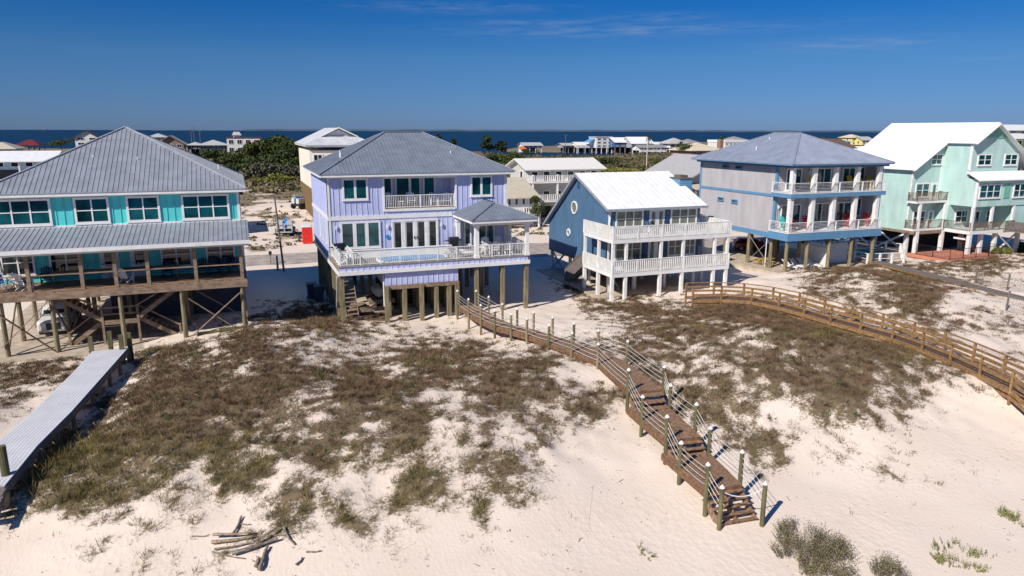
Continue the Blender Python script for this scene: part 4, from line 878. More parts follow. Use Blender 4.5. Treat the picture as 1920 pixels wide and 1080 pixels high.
# ================= driftwood =================
LOGM=mat('grey_driftwood',(.22,.18,.14),.9,.35,2,stretch=(4,4,4),bump=.4); LOGT=mat('tan_driftwood',(.30,.225,.14),.9,.35,3,stretch=(4,4,4),bump=.4)
LG=[((398,1022),(474,1013),.10,0,.05,'long tan split log lowest in the driftwood pile'),((400,1014),(472,1009),.08,0,.18,'tan plank-like log on top of the driftwood pile'),((402,1035),(470,1022),.06,1,.05,'thin grey branch behind the split tan log'),
((436,1045),(522,1019),.11,1,.1,'thickest grey log slanting up to the right across the pile'),((478,1026),(522,1000),.08,1,.2,'grey branch propped up on the thick log'),((398,1038),(458,1050),.05,1,.02,'dark thin branch along the front of the pile'),
((531,992),(551,1025),.07,1,.03,'grey weathered post lying right of the driftwood pile'),((435,1008),(455,972),.09,1,.03,'dark log pointing away behind the driftwood pile'),((484,1074),(504,1030),.12,1,.04,'dark stump-like log below the driftwood pile'),
((478,1068),(488,1050),.11,1,.03,'short dark stump beside the larger dark log'),((574,1038),(602,1035),.05,1,.02,'small brown stick right of the driftwood pile'),((556,1062),(568,1048),.06,1,.02,'short grey wood chunk on bare sand'),
((360,1008),(390,1006),.04,1,.01,'small dark stick left of the driftwood pile'),((508,1008),(552,1002),.04,1,.03,'thin crooked twig behind the fallen post'),((450,985),(470,985),.04,1,.02,'short dark twig at the tip of the dark log')]
for a,b,r,k,dz,lab in LG:
    A=Vector(gt(*a));B=Vector(gt(*b)); r*=.65; A.z+=r+dz;B.z+=r+dz; n=7; m_=MB(); pts=[]
    side=Vector((-(B-A).y,(B-A).x,0)).normalized()
    for i in range(n+1):
        t=i/n; pts.append(A.lerp(B,t)+side*r*.6*math.sin(t*5+r*50)+Vector((0,0,r*.3*math.sin(t*7))))
    for i in range(n): 
        r0=r*(1-.35*i/n)*(1+.15*math.sin(i*2.3)); r1=r*(1-.35*(i+1)/n)*(1+.15*math.sin((i+1)*2.3)); m_.cyl(pts[i],pts[i+1],r0*random.uniform(.85,1.1),r1,6)
    if r>.07: m_.cyl(pts[3],pts[3]+side*r*3+Vector((0,0,r*1.5)),r*.4,r*.15,5)
    o=m_.build('driftwood_log',LOGT if k==0 else LOGM,origin=tuple(A)); o['label']=lab; o['category']='log'; o['group']='driftwood on the sand'
# ================= furniture =================
def adirondack(name,label,m,loc,rz,tall=0,group='deck chairs'):
    t=thing(name,label,'chair',(0,0,0),group); h=.38+tall
    s=MB()
    for i in range(5): s.box(-.27,.27,-.28+i*.12,-.18+i*.12,h-.02*i,h+.025-.02*i)
    s.build('seat',m,t); b=MB()
    for i in range(5):
        x=-.24+i*.12; b.bar((x,.26,h-.08),(x*1.1,.52,h+.68-.05*abs(i-2)),.1,.025,up=(0,1,0))
    b.bar((-.26,.36,h+.2),(.26,.36,h+.2),.03,.08); b.build('backrest',m,t)
    for x in (-.31,.31): MB().box(x-.06,x+.06,-.32,.42,h+.24,h+.265).build('armrest',m,t)
    for x in (-.29,.29):
        MB().box(x-.03,x+.03,-.3,-.2,0,h+.24).build('leg',m,t); MB().bar((x,-.2,h-.05),(x,.5,.02),.04,.1).build('leg',m,t)
    if tall: MB().box(-.28,.28,-.34,-.28,.3,.36).build('footrest',m,t)
    t.location=loc; t.rotation_euler=(0,0,rz); ORI[t.name]=loc; return t
def lounger(label,loc,rz,grp):
    t=thing('sun_lounger',label,'sun lounger',(0,0,0),grp); s=MB()
    for i in range(9): s.box(-.3,.3,-.95+i*.13,-.84+i*.13,.33,.36)
    s.build('seat',WHP,t); b=MB()
    for i in range(6): b.bar((-.3,.28+i*.1,.36+i*.09),(.3,.28+i*.1,.36+i*.09),.1,.02,up=(0,-.67,.74))
    b.bar((-.3,.22,.33),(-.3,.85,.92),.05,.05); b.bar((.3,.22,.33),(.3,.85,.92),.05,.05); b.build('backrest',WHP,t)
    f=MB(); f.box(-.33,-.28,-1,.8,.26,.33).box(.28,.33,-1,.8,.26,.33).build('frame',WHP,t)
    for x in (-.3,.3):
        for y in (-.85,.6): MB().box(x-.03,x+.03,y-.03,y+.03,0,.27).build('leg',WHP,t)
    t.location=loc;t.rotation_euler=(0,0,rz); ORI[t.name]=loc; return t
def table(name,label,m,loc,w_,d,h,rz=0,group=None):
    t=thing(name,label,'table',(0,0,0),group); MB().box(-w_/2,w_/2,-d/2,d/2,h-.05,h).build('tabletop',m,t)
    for x in (-1,1):
        for y in (-1,1): MB().box(x*(w_/2-.08)-.03,x*(w_/2-.08)+.03,y*(d/2-.08)-.03,y*(d/2-.08)+.03,0,h-.05).build('leg',m,t)
    t.location=loc;t.rotation_euler=(0,0,rz); ORI[t.name]=loc; return t
NV='navy chairs on the turquoise house porch'
D1=4.07
for x,y,rz,l in ((-12.15,53.6,.1,'navy plastic chair beside the first porch window pair from the left'),(-4.95,53.5,0,'navy chair at the right end of the long brown table'),(-2.75,53.5,0,'navy adirondack chair left of the rightmost porch window'),(-2.0,53.5,.1,'navy adirondack chair under the left sash of the rightmost porch window'),(-1.3,53.6,-.1,'navy adirondack chair under the right sash of the rightmost porch window'),(-.6,53.4,-.3,'navy adirondack chair in the right corner of the turquoise house porch')):
    adirondack('porch_chair',l,NAVY,(x,y,D1),rz,.05,NV)
for x,y,rz,l in ((-13.5,52.6,2.9,'white framed chair with blue seat at left of the turquoise house porch'),(-12.95,52.0,2.4,'white chair with blue cushion against the second porch post from the left'),(-14.4,52.2,.4,'white chair cut by the left frame edge on the turquoise house porch')):
    t=adirondack('porch_chair',l,WHP,(x,y,D1),rz,.1,'white cushioned chairs on the turquoise house porch'); c=MB().box(-.25,.25,-.25,.25,.48,.58).box(-.24,.24,.3,.36,.6,1.0).build('cushion',mat('blue_cushion',(.02,.12,.3),.8),None); c.parent=t
for x,l in ((-10.0,'long brown table behind the middle left posts of the turquoise porch'),(-5.9,'long brown table behind the middle right posts of the turquoise porch')):
    table('long_table',l,WOOD,(x,53.0,D1),3.4,.9,.85,group='long wooden tables on the turquoise porch')
adirondack('porch_chair','small white chair between the two long tables on the turquoise porch',WHP,(-7.3,52.2,D1),2.6,.05,'white cushioned chairs on the turquoise house porch')
um=thing('patio_umbrella','closed white umbrella standing at the left end of the turquoise house porch','umbrella',(-14.55,53.2,D1)); MB().cyl((-14.55,53.2,D1),(-14.55,53.2,6.3),.03,.03,8).build('pole',WHP,um); MB().cyl((-14.55,53.2,4.9),(-14.55,53.2,6.35),.22,.05,10).build('canopy',WHP,um)
LB='white rocking chairs on the lilac house balcony'
for x,y,rz,l in ((11.35,56.75,.2,'white rocking chair furthest left on the lilac house balcony'),(13.0,56.75,-.1,'white rocking chair in front of the lilac balcony sliding door'),(14.9,56.9,.1,'white low chair in the middle right of the lilac balcony'),(16.05,56.9,-.2,'white low chair at the right end of the lilac balcony')):
    adirondack('rocking_chair',l,WHP,(x,y,7.97),rz,.12 if x<14 else 0,LB)
table('side_table','small white table between the two left rocking chairs',WHP,(12.15,56.7,7.97),.45,.45,.5)
table('side_table','small white footstool table between the right balcony chairs',WHP,(15.45,56.6,7.97),.5,.4,.4)
lounger('white sun lounger nearest the front rail beside the pool',(15.9,52.15,4.4),1.9,'sun loungers on the lilac pool deck'); lounger('white sun lounger behind the other one beside the porch column',(15.6,53.2,4.4),1.9,'sun loungers on the lilac pool deck')
DN='dining chairs under the lilac porch roof'
table('dining_table','white outdoor dining table under the hipped porch roof of the lilac house',WHP,(19.2,53.3,4.4),1.9,1.0,.74)
for x,y,rz,l in ((18.6,52.4,3.1,'white dining chair at the front left of the porch table'),(19.7,52.4,3.2,'white dining chair at the front right of the porch table'),(18.6,54.2,0,'white dining chair at the back left of the porch table'),(19.7,54.2,0,'white dining chair at the back right of the porch table'),(17.7,53.0,1.5,'white dining chair at the left head of the porch table'),(20.5,53.8,-1.2,'white high backed chair at the right head of the porch table')):
    adirondack('dining_chair',l,WHP,(x,y,4.4),rz,.08,DN)
def grill(label,x,y,z,rz=0):
    t=thing('barbecue_grill',label,'grill',(0,0,0),'black barbecue grills on the lilac deck'); b=MB().box(-.35,.35,-.25,.25,.65,.9); b.build('firebox',BLACK,t); MB().cyl((-.36,0,.9),(.36,0,.9),.25,.25,12).build('lid',BLACK,t); MB().box(-.75,-.37,-.22,.22,.84,.87).box(.37,.75,-.22,.22,.84,.87).build('side_shelf',BLACK,t); MB().box(-.33,.33,-.23,.23,.1,.64).build('cart',BLACK,t)
    t.location=(x,y,z);t.rotation_euler=(0,0,rz); ORI[t.name]=(x,y,z)
grill('black covered grill in the left corner of the lilac house deck',6.95,55.2,4.4,.3); grill('black grill against the wall left of the lilac porch column',16.15,55.4,4.4)
adirondack('deck_chair','white deck chair behind the rail at the left corner of the lilac deck',WHP,(7.0,53.4,4.4),1.2,.1,'deck chairs'); adirondack('deck_chair','white deck chair closest to the front left deck corner',WHP,(7.0,52.2,4.4),1.0,.1,'deck chairs')
hb=thing('hanging_basket','yellow flowers hanging at the back of the lilac porch','plant',(20.7,55.2,6.3)); MB().blob((20.7,55.2,6.3),(.2,.2,.14),8,5,.2).build('flowers',YEL,hb); MB().cyl((20.7,55.2,6.4),(20.7,55.2,6.9),.01,.01,4).build('chain',STEEL,hb)
for z,l in ((5.4,'blue chair left of the upper balcony door of the blue house'),(2.38,None)):
    pass
BL='navy adirondack chairs on the blue house balconies'
for x,y,z,l in ((33.55,52.9,5.22,'navy chair left of the upper balcony door on the blue house'),(35.15,52.9,5.22,'navy chair right of the upper balcony door on the blue house'),(31.0,52.6,2.38,'navy chair furthest left on the lower balcony of the blue house'),(32.0,52.6,2.38,'navy chair next to the lower balcony door on the blue house'),(32.9,52.8,2.38,'navy chair under the lower balcony just left of the door')):
    adirondack('balcony_chair',l,NAVY,(x,y,z),.1,.1,BL)
RC='red chairs on the lower porch of the grey house'
for x,y,m_,l in ((50.4,55.9,TURQP,'turquoise tall chair in the left corner of the grey house lower porch'),(51.4,56.0,RED,'red chair beside the turquoise chair on the lower porch'),(53.3,55.9,RED,'red tall chair right of the first sliding door on the lower porch'),(58.6,55.9,RED,'red tall chair in front of the third sliding door on the lower porch'),(59.5,56.1,RED,'red chair close behind the fourth porch column'),(61.0,55.6,RED,'red tall chair in the right corner of the lower porch')):
    adirondack('porch_chair',l,m_,(x,y,4.36),random.uniform(-.3,.3),.35,RC if m_ is RED else None or 'coloured chairs on the grey house')
YC='yellow chairs on the upper porch of the grey house'
for x,y,l in ((53.5,55.8,'yellow tall chair between the first and second upper porch columns'),(58.9,56.2,'yellow chair in front of the upper third sliding door'),(59.9,55.9,'yellow tall chair left of the small table on the upper porch'),(60.95,55.5,'yellow tall chair in the right corner of the upper porch')):
    adirondack('porch_chair',l,YEL,(x,y,8.18),random.uniform(-.3,.3),.4,YC)
table('bar_table','small white bar table between the yellow chairs',WHP,(60.45,55.3,8.18),.6,.6,1.0)
for x,y,l in ((51.6,55.9,'white lounger on the left under the front edge of the grey house'),(52.6,56.0,'white lounger second from left under the grey house'),(53.6,56.1,'white lounger closest to the slatted screen under the grey house'),(54.5,55.9,'white lounger against the slatted screen itself')):
    lounger(l,(x,y,.42),.25,'sun loungers under the grey house')
pt=thing('picnic_table','yellow brown picnic table in the shade under the grey house','table',(50.9,58.8,.3)); PY=mat('ochre_wood',(.45,.27,.06),.7,.2,3)
MB().box(50.0,51.8,58.4,59.2,1.0,1.06).build('tabletop',PY,pt); MB().box(50.0,51.8,57.8,58.05,.72,.77).build('bench',PY,pt); MB().box(50.0,51.8,59.55,59.8,.72,.77).build('bench',PY,pt)
for x in (50.3,51.5): MB().bar((x,58.0,.3),(x,59.0,1.0),.06,.1).bar((x,59.6,.3),(x,58.6,1.0),.06,.1).box(x-.03,x+.03,57.8,59.8,.66,.72).build('leg',PY,pt)
# pads and pools
MB().slab([(-16.5,49.6,.1),(-4.2,50.0,.08),(-3.5,53,.08),(-3.5,67,.06),(-16.5,67,.06)],.35).build('driveway_left',CONC,kind='structure').name='parking_pad'
MB().slab([(28.0,52.3,.12),(39.5,52.6,.12),(39.5,66,.1),(28,66,.1)],.4).build('patio',CONC,kind='structure').name='patio'
MB().slab([(49,54.0,.42),(62,54.0,.42),(62,70,.25),(47,70,.25)],.6).build('patio',CONC,kind='structure')
MB().slab([(7.2,54.0,.12),(16.5,54.6,.1),(16.5,67,.1),(7.2,67,.1)],.4).build('patio',CONC,kind='structure')
def pool(name,label,x0,x1,y0,y1,z,cop,wat):
    t=thing(name,label,'pool',((x0+x1)/2,(y0+y1)/2,z)); c=.5
    MB().box(x0-c,x1+c,y0-c,y0,z-.6,z).box(x0-c,x1+c,y1,y1+c,z-.6,z).box(x0-c,x0,y0,y1,z-.6,z).box(x1,x1+c,y0,y1,z-.6,z).build('coping',cop,t); MB().box(x0,x1,y0,y1,z-.6,z-.1).build('water',wat,t)
BRK=mat('terracotta_paving',(.50,.20,.13),.85,.15,5)
pool('swimming_pool','teal pool inside the white fence right of the grey house',62.6,68.5,58.2,61.6,.72,CONC,mat('teal_water',(.02,.25,.27),.05,.3,2))
pool('swimming_pool','dark teal pool on terracotta paving under the mint house',71.5,76.0,55.3,57.4,.62,BRK,mat('teal_water',(.02,.25,.27),.05,.3,2))
MB().slab([(70.6,53.3,.58),(79.0,53.3,.58),(79,58.6,.5),(70.6,58.6,.5)],.35).build('patio',BRK,kind='structure')
wf=thing('pool_fence','white two rail fence around the pool beside the grey house','fence',(65,57,.4))
rail(wf,[(61.2,58.9),(60.9,55.0),(65.2,54.3),(70.0,58.9),(67.5,62.8),(62.5,63)],.45,1.1,WHITE,post=1.7,bal=0,pw=.2,rw=.1,gap=.55)
bf=thing('pool_fence','black metal fence in front of the mint house pool','fence',(74,53.5,.5)); rail(bf,[(70.8,57.5),(70.8,53.4),(78.8,53.4),(78.8,55)],.5,1.2,BLACK,post=2,bal=.16,bw=.015,pw=.05,rw=.03)
# ================= vehicles =================
def car(name,label,loc,rz,col,L=4.6,W_=1.85,H=1.5,hood=.95,suv=True):
    t=thing(name,label,'car',(0,0,0)); P=mat('car_paint_'+name,col,.25,.03,1,spec=.6)
    def loft(secs):
        vs=[];n=len(secs[0])
        for s in secs: vs+=s
        return vs,[(k*n+i,k*n+(i+1)%n,(k+1)*n+(i+1)%n,(k+1)*n+i) for k in range(len(secs)-1) for i in range(n)]+[tuple(range(n-1,-1,-1)),tuple(range((len(secs)-1)*n,len(secs)*n))]
    def sec(y,w_,z0,z1,r=.12): return [(-w_+.04,y,z0),(w_-.04,y,z0),(w_,y,z0+.2),(w_,y,z1-r),(w_-r,y,z1),(-w_+r,y,z1),(-w_,y,z1-r),(-w_,y,z0+.2)]
    h=W_/2; b=MB(); b.add(*loft([sec(-L/2,h*.86,.35,hood-.18),sec(-L/2+.12,h*.95,.28,hood-.05),sec(-L/2+1.1,h,.25,hood+.05),sec(L/2-.15,h,.25,hood+.08),sec(L/2,h*.9,.35,hood-.05)])); b.build('body',P,t,smooth=False)
    y0=-L/2+1.05; y1=L/2-(.15 if suv else .5)
    b=MB(); b.add(*loft([sec(y0,h*.9,hood,hood+.06,.02),sec(y0+.75,h*.78,hood,H-.04,.1),sec(y0+1.3,h*.78,hood,H,.1),sec(y1-.4,h*.77,hood,H-.02,.1),sec(y1,h*.85,hood,hood+.08,.02)])); b.build('cabin',P,t)
    b=MB(); b.bar((0,y0+.05,hood+.09),(0,y0+.72,H-.09),h*1.42,.03,up=(0,-.6,.8)); b.build('windscreen',GLASSD,t)
    for s in (-1,1):
        MB().add([(s*h*.885,y0+.45,hood+.06),(s*h*.885,y1-.15,hood+.06),(s*h*.80,y1-.5,H-.12),(s*h*.80,y0+.85,H-.12)],[(0,1,2,3)]).build('side_window',GLASSD,t)
        MB().box(s*h*.62-.17,s*h*.62+.17,-L/2-.02,-L/2+.1,hood-.38,hood-.2).build('headlight',WHP,t)
    MB().box(-h*.42,h*.42,-L/2-.03,-L/2+.05,.45,hood-.22).build('grille',BLACK,t); MB().box(-h*.85,h*.85,-L/2-.07,-L/2+.06,.33,.46).build('bumper',STEEL,t)
    for x in (-h+.1,h-.1):
        for y in (-L/2+.85,L/2-.85):
            w=MB().cyl((x-.11,y,.34),(x+.11,y,.34),.34,.34,16).build('wheel',BLACK,t); MB().cyl((x-.12,y,.34),(x+.12,y,.34),.2,.2,12).build('rim',STEEL,w)
    t.location=loc;t.rotation_euler=(0,0,rz); ORI[t.name]=loc
car('parked_suv','white sport utility vehicle with wide grille parked under the turquoise house',(-12.65,58.0,.08),R(2),(.62,.62,.62),5.2,2.05,1.85,1.15)
car('parked_car','dark red car parked in the shade under the grey house',(56.2,67.3,.25),R(60),(.25,.01,.025),4.4,1.8,1.5,.95)
def lift(label,loc,rz,up):
    t=thing('boom_lift',label,'lift',(0,0,0),'blue boom lifts on the sandy lot'); B_=mat('boom_blue',(.03,.22,.55),.4,.1,2); G_=mat('lift_grey',(.5,.5,.5),.5,.1,3)
    MB().box(-1,1,-1.3,1.3,.55,.95).build('chassis',BLACK,t)
    for x in (-1.05,1.05):
        for y in (-1,1): MB().cyl((x-.18,y,.5),(x+.18,y,.5),.5,.5,14).build('wheel',BLACK,t)
    MB().box(-.95,-.25,-1.2,1.4,1.0,1.9).box(.25,.95,-1.2,1.4,1.0,1.9).build('turret',G_,t)
    MB().bar((0,1.2,2.0),(0,-1.2-2*up,1.2+1.9*up),.35,.4).build('boom',B_,t); MB().bar((0,1.3,1.3),(0,-1.6,2.6*up+1.2),.25,.28).build('lower_boom',B_,t)
    e=(0,-1.2-2*up,1.2+1.9*up); k=MB(); 
    for zz in (0,.55,1.1): k.bar((-1,e[1]-.2,e[2]-.6+zz),(1,e[1]-.2,e[2]-.6+zz),.05,.05).bar((-1,e[1]-1.1,e[2]-.6+zz),(1,e[1]-1.1,e[2]-.6+zz),.05,.05)
    for x in (-1,0,1):
        for y in (-.2,-1.1): k.box(x-.03,x+.03,e[1]+y-.03,e[1]+y+.03,e[2]-.6,e[2]+.5)
    k.box(-1,1,e[1]-1.1,e[1]-.2,e[2]-.65,e[2]-.58); k.build('basket',G_,t)
    t.location=loc;t.rotation_euler=(0,0,rz); ORI[t.name]=loc
x,y=gz(536,440); lift('blue boom lift with its basket lowered toward the road behind the tall pole',(x,y,0),R(-8),0)
x,y=gz(566,392); lift('blue boom lift parked further back beside the cream house',(x,y,.1),R(125),.35)
x,y=gz(577,456); t=thing('portable_toilet','bright red portable toilet with white roof on the sandy lot','toilet',(x,y,0))
b=MB().box(x-.6,x+.6,y-.6,y+.6,.05,2.1)
for k in range(5): b.box(x-.5+k*.24,x-.46+k*.24,y-.63,y-.6,.3,1.9)
b.build('cabin',mat('toilet_red',(.75,.03,.02),.5),t); MB().box(x-.66,x+.66,y-.66,y+.66,2.1,2.2).box(x-.5,x+.5,y-.55,y+.55,2.2,2.36).build('roof',WHP,t)
def pole(label,px,py,h,lean=0,arm=False,r=.13,z=0,m=None,name='utility_pole',cat='pole'):
    x,y=gz(px,py,z); t=thing(name,label,cat,(x,y,z)); MB().cyl((x,y,z-.5),(x+lean,y,z+h),r,r*.7,8).build('shaft',m or GREYW,t)
    if arm:
        MB().box(x+lean-1.2,x+lean+1.2,y-.06,y+.06,z+h-.7,z+h-.55).build('crossarm',m or GREYW,t)
        for k in (-1,0,1): MB().cyl((x+lean+k,y,z+h-.55),(x+lean+k,y,z+h-.35),.06,.05,6).build('insulator',STEEL,t)
pole('tall leaning wooden utility pole standing in front of the near boom lift',533,509,7.6,-.45,False,.11)
pole('short pale wooden post at the foot of the leaning pole',521,508,1.6,0,False,.12,m=PILE,name='wooden_post',cat='post')
x,y=gz(508,495); t=thing('mailbox','small dark mailbox on a post by the sandy road','mailbox',(x,y,0)); MB().box(x-.05,x+.05,y-.05,y+.05,0,1.1).build('post',WOOD,t); MB().box(x-.15,x+.15,y-.25,y+.25,1.05,1.35).build('box',BLACK,t)
for i,(x,y,l) in enumerate(((5.7,59.8,'dark blue wheeled bin nearest the piles at the left of the lilac house'),(5.2,61.0,'dark blue wheeled bin behind the nearer bin'))):
    t=thing('wheeled_bin',l,'bin',(x,y,0),'bins beside the lilac house'); bm_=mat('bin_blue',(.03,.05,.08),.5); MB().add([(x-.3,y-.35,.1),(x+.3,y-.35,.1),(x+.3,y+.3,.1),(x-.3,y+.3,.1),(x-.38,y-.45,1.3),(x+.38,y-.45,1.3),(x+.38,y+.38,1.3),(x-.38,y+.38,1.3)],[(3,2,1,0),(4,5,6,7),(0,1,5,4),(1,2,6,5),(2,3,7,6),(3,0,4,7)]).build('body',bm_,t); MB().box(x-.41,x+.41,y-.48,y+.42,1.3,1.38).build('lid',bm_,t)
    for s in (-.32,.32): MB().cyl((x+s-.05,y+.3,.13),(x+s+.05,y+.3,.13),.13,.13,10).build('wheel',BLACK,t)
# ================= vegetation builders =================
def leafmat(name,c1,c2,scale=.5,rough=.7):
    if name in MATS:return MATS[name]
    m=bpy.data.materials.new(name); m.use_nodes=True; t=m.node_tree; L=t.links.new; b=t.nodes['Principled BSDF']; b.inputs['Roughness'].default_value=rough; b.inputs['Specular IOR Level'].default_value=.2
    g=N(t,'ShaderNodeNewGeometry'); n=N(t,'ShaderNodeTexNoise'); n.inputs['Scale'].default_value=scale; n.inputs['Detail'].default_value=4; L(g.outputs['Position'],n.inputs['Vector'])
    r=N(t,'ShaderNodeValToRGB'); r.color_ramp.elements[0].position=.36; r.color_ramp.elements[1].position=.62; r.color_ramp.elements[0].color=(*c1,1); r.color_ramp.elements[1].color=(*c2,1); L(n.outputs[0],r.inputs[0]); L(r.outputs[0],b.inputs['Base Color'])
    MATS[name]=m; return m
def quads_obj(name,V,m,parent=None,origin=(0,0,0),tri=False,**kw):
    k=3 if tri else 4; n=len(V)//k; me=bpy.data.meshes.new(name); V=V-np.array(origin); me.vertices.add(n*k); me.vertices.foreach_set('co',V.astype(np.float32).ravel())
    me.loops.add(n*k); me.loops.foreach_set('vertex_index',np.arange(n*k,dtype=np.int32)); me.polygons.add(n); me.polygons.foreach_set('loop_start',np.arange(0,n*k,k,dtype=np.int32)); me.polygons.foreach_set('loop_total',np.full(n,k,dtype=np.int32)); me.update(calc_edges=True)
    me.materials.append(m); o=bpy.data.objects.new(name,me); COL.objects.link(o)
    if parent: o.parent=parent
    else: o.location=origin
    ORI[o.name]=origin
    for a,b in kw.items(): o[a]=b
    return o
def leafcloud(c,r,n,s,lump=6,flat=1.,up=.3):
    """leaf quads spread through several overlapping lobes"""
    cs=rng.normal(0,.42,(lump,3)); cs[:,2]=np.abs(cs[:,2])*.6-.1; w_=rng.uniform(.35,.62,lump)
    k=rng.integers(0,lump,n); d=rng.normal(size=(n,3)); d/=np.linalg.norm(d,axis=1)[:,None]; rad=rng.uniform(.55,1.05,n)**.6
    p=(cs[k]+d*(w_[k]*rad)[:,None]); p=p*np.array(r)+np.array(c)
    a=rng.normal(size=(n,3)); a/=np.linalg.norm(a,axis=1)[:,None]; b=np.cross(a,d+rng.normal(0,.5,(n,3))); b/=np.linalg.norm(b,axis=1)[:,None]+1e-9
    ss=(s*rng.uniform(.5,1.3,n))[:,None]; a=a*ss;b=b*ss*.6
    return np.stack([p-a-b,p+a-b,p+a+b,p-a+b],1).reshape(-1,3)
G1=leafmat('dark_green_leaves',(.020,.035,.010),(.075,.095,.022),.25); G2=leafmat('grey_green_leaves',(.055,.055,.035),(.13,.125,.075),.3); G3=leafmat('yellow_green_leaves',(.09,.10,.02),(.22,.22,.04),.5); G4=leafmat('pine_needles',(.012,.022,.008),(.045,.06,.018),.4)
BARK=mat('bark',(.10,.075,.055),.9,.3,3)
def bush(label,px,py,rx,ry,Y,m=G1,n=900,name='shrub',group='shrubs behind the beach houses',cat='shrub',s=None):
    x,z=gy(px,py,Y); sc=F/(Y*1.07+x*.2); rX=rx/sc; rZ=ry/sc; s=s or max(.06,min(.5,rX*.055)); n=int(n*1.8); base=max(-.6,z-rZ*1.1)
    t=thing(name,label,cat,(x,Y,base),group)
    quads_obj('crown',leafcloud((x,Y,z-rZ*.1),(rX,rX*.8,rZ*1.05),n,s,9),m,t,(x,Y,base)); 
    MB().cyl((x,Y,base-.3),(x+.1,Y,z),max(.05,rX*.05),max(.02,rX*.02),6).build('trunk',BARK,t)
BU=[('tall dark evergreen shrub mass peak left of the cream house',500,276,30,20,255,G1,1500),('dark round tree top at the highest point of the shrub mass',522,268,30,17,262,G1,1500),('dark green shrub closest to the cream house wall',552,284,26,22,250,G1,1400),('dark shrub at the lower right corner of the white two storey building',468,296,28,18,265,G1,1300),('dark shrub in the middle of the mass',502,302,40,18,240,G1,1500),('dark shrub above the yellow low bushes at right',548,306,28,18,235,G1,1200),('dark shrub showing just past the turquoise roof slope',402,290,26,11,290,G1,900),('dark shrub below the brown posts on the left',432,300,26,12,280,G1,900),('green shrub along the turquoise roof edge',448,313,24,12,225,G1,900),
('grey leafless looking shrub mass on the left of the sand edge',486,318,38,15,225,G2,1300),('grey leafless looking shrub mass on the right of the sand edge',540,320,34,13,222,G2,1200),('low yellow green bush on the sand edge by the cream house',530,333,30,7,205,G3,800),('small yellow green bush on the sand edge',483,338,14,5,203,G3,400),
('small dark tree over the white roof at far left',114,268,12,8,330,G1,500),('small dark tree left of the white gabled house',133,262,8,6,345,G1,350),
('dark scrub patch below the pines on the left',905,298,30,13,270,G1,1000),('dark scrub below the tall pine',945,297,26,14,275,G1,1000),('scrub behind the lilac roof slope',875,303,26,12,240,G1,800),('olive scrub nearest the white veranda house',960,307,26,12,225,G1,900),('olive scrub right below the lilac roof slope',925,313,30,11,215,G2,900),('yellow green bush at the end of the lilac roof',967,325,13,8,150,G3,600),('dark bush on the lagoon edge',988,284,10,10,330,G1,500),
('dark bush at the left end of the green scrub behind the veranda house',1130,302,20,9,215,G1,800),('bush at the marsh edge behind the blue house',1165,311,24,7,190,G2,700),('yellow green bush in front of the marsh',1160,319,30,5,170,G3,800),('dark green bush left of the grey gabled roof',1238,303,14,12,180,G1,700),('dark bush beside the beige roofed house',1285,278,18,8,240,G1,600),('small dark bush behind the beige roof',1270,283,14,6,260,G1,400),
('green bush under the screened porch behind the lilac house',1011,395,13,18,86,G1,1200),('green bush at the corner of the screened porch',1003,375,10,12,92,G1,800),('bright green bush at the right end of the mint house',1887,472,24,17,54.2,G3,2200),('green bush under the mint side deck',1912,466,18,18,55.5,G1,1400)]
for l,px,py,rx,ry,Y,m,n in BU: bush(l,px,py,rx,ry,Y,m,n)
def pine(label,px,pytop,pybase,Y,rx,spread=1):
    x,zt=gy(px,pytop,Y); _,zb=gy(px,pybase,Y); zb=-.5; sc=F/(Y*1.07+x*.2); R_=rx/sc; H=zt-zb; t=thing('pine_tree',label,'tree',(x,Y,zb),'pines by the bay')
    MB().cyl((x,Y,zb),(x+.3,Y,zt-1),.35,.1,7).build('trunk',BARK,t); V=[]
    br=MB()
    for i in range(7):
        h=zb+H*(.55+.43*i/6); a=i*2.4; q=R_*(1-.55*i/6); c=(x+math.cos(a)*q*.45,Y+math.sin(a)*q*.45,h); br.cyl((x+.2,Y,h-1.),c,.12,.05,5); V.append(leafcloud(c,(q*.75,q*.75,H*.11),240,.4,4))
    br.build('limbs',BARK,t); quads_obj('crown',np.concatenate(V),G4,t,(x,Y,zb))
for a in (('tall pine with broad crown rising over the bay',914,257,300,330,15),('shorter pine right of the tall one',940,267,300,330,11),('pine top peeking over the lilac roof',850,262,300,300,8),('low pine crown just above the lilac roof ridge slope',822,254,300,300,7)): pine(*a)
def palm(label,px,pytop,Y,s=1.,lean=0):
    x,zt=gy(px,pytop,Y); t=thing('palm_tree',label,'palm tree',(x,Y,-.3),'palm trees'); zt-=.8*s; MB().cyl((x-lean,Y,-.5),(x,Y,zt),.25*s,.18*s,7).build('trunk',BARK,t); V=[]
    for i in range(16):
        a=i*.7; el=.9-1.5*(i%4)/3; d=np.array([math.cos(a),math.sin(a),0]); 
        p0=np.array([x,Y,zt]); L=1.7*s
        for k in range(4):
            u0=k/4;u1=(k+1)/4; f=lambda u:p0+d*L*u+np.array([0,0,L*(u*el-.9*u*u)]); w_=.28*s*(1-u0*.6); n_=np.array([-d[1],d[0],0])*w_
            V+=[f(u0)-n_,f(u1)-n_*.8,f(u1)+n_*.8,f(u0)+n_]
    quads_obj('crown',np.array(V),G1,t,(x,Y,-.3))
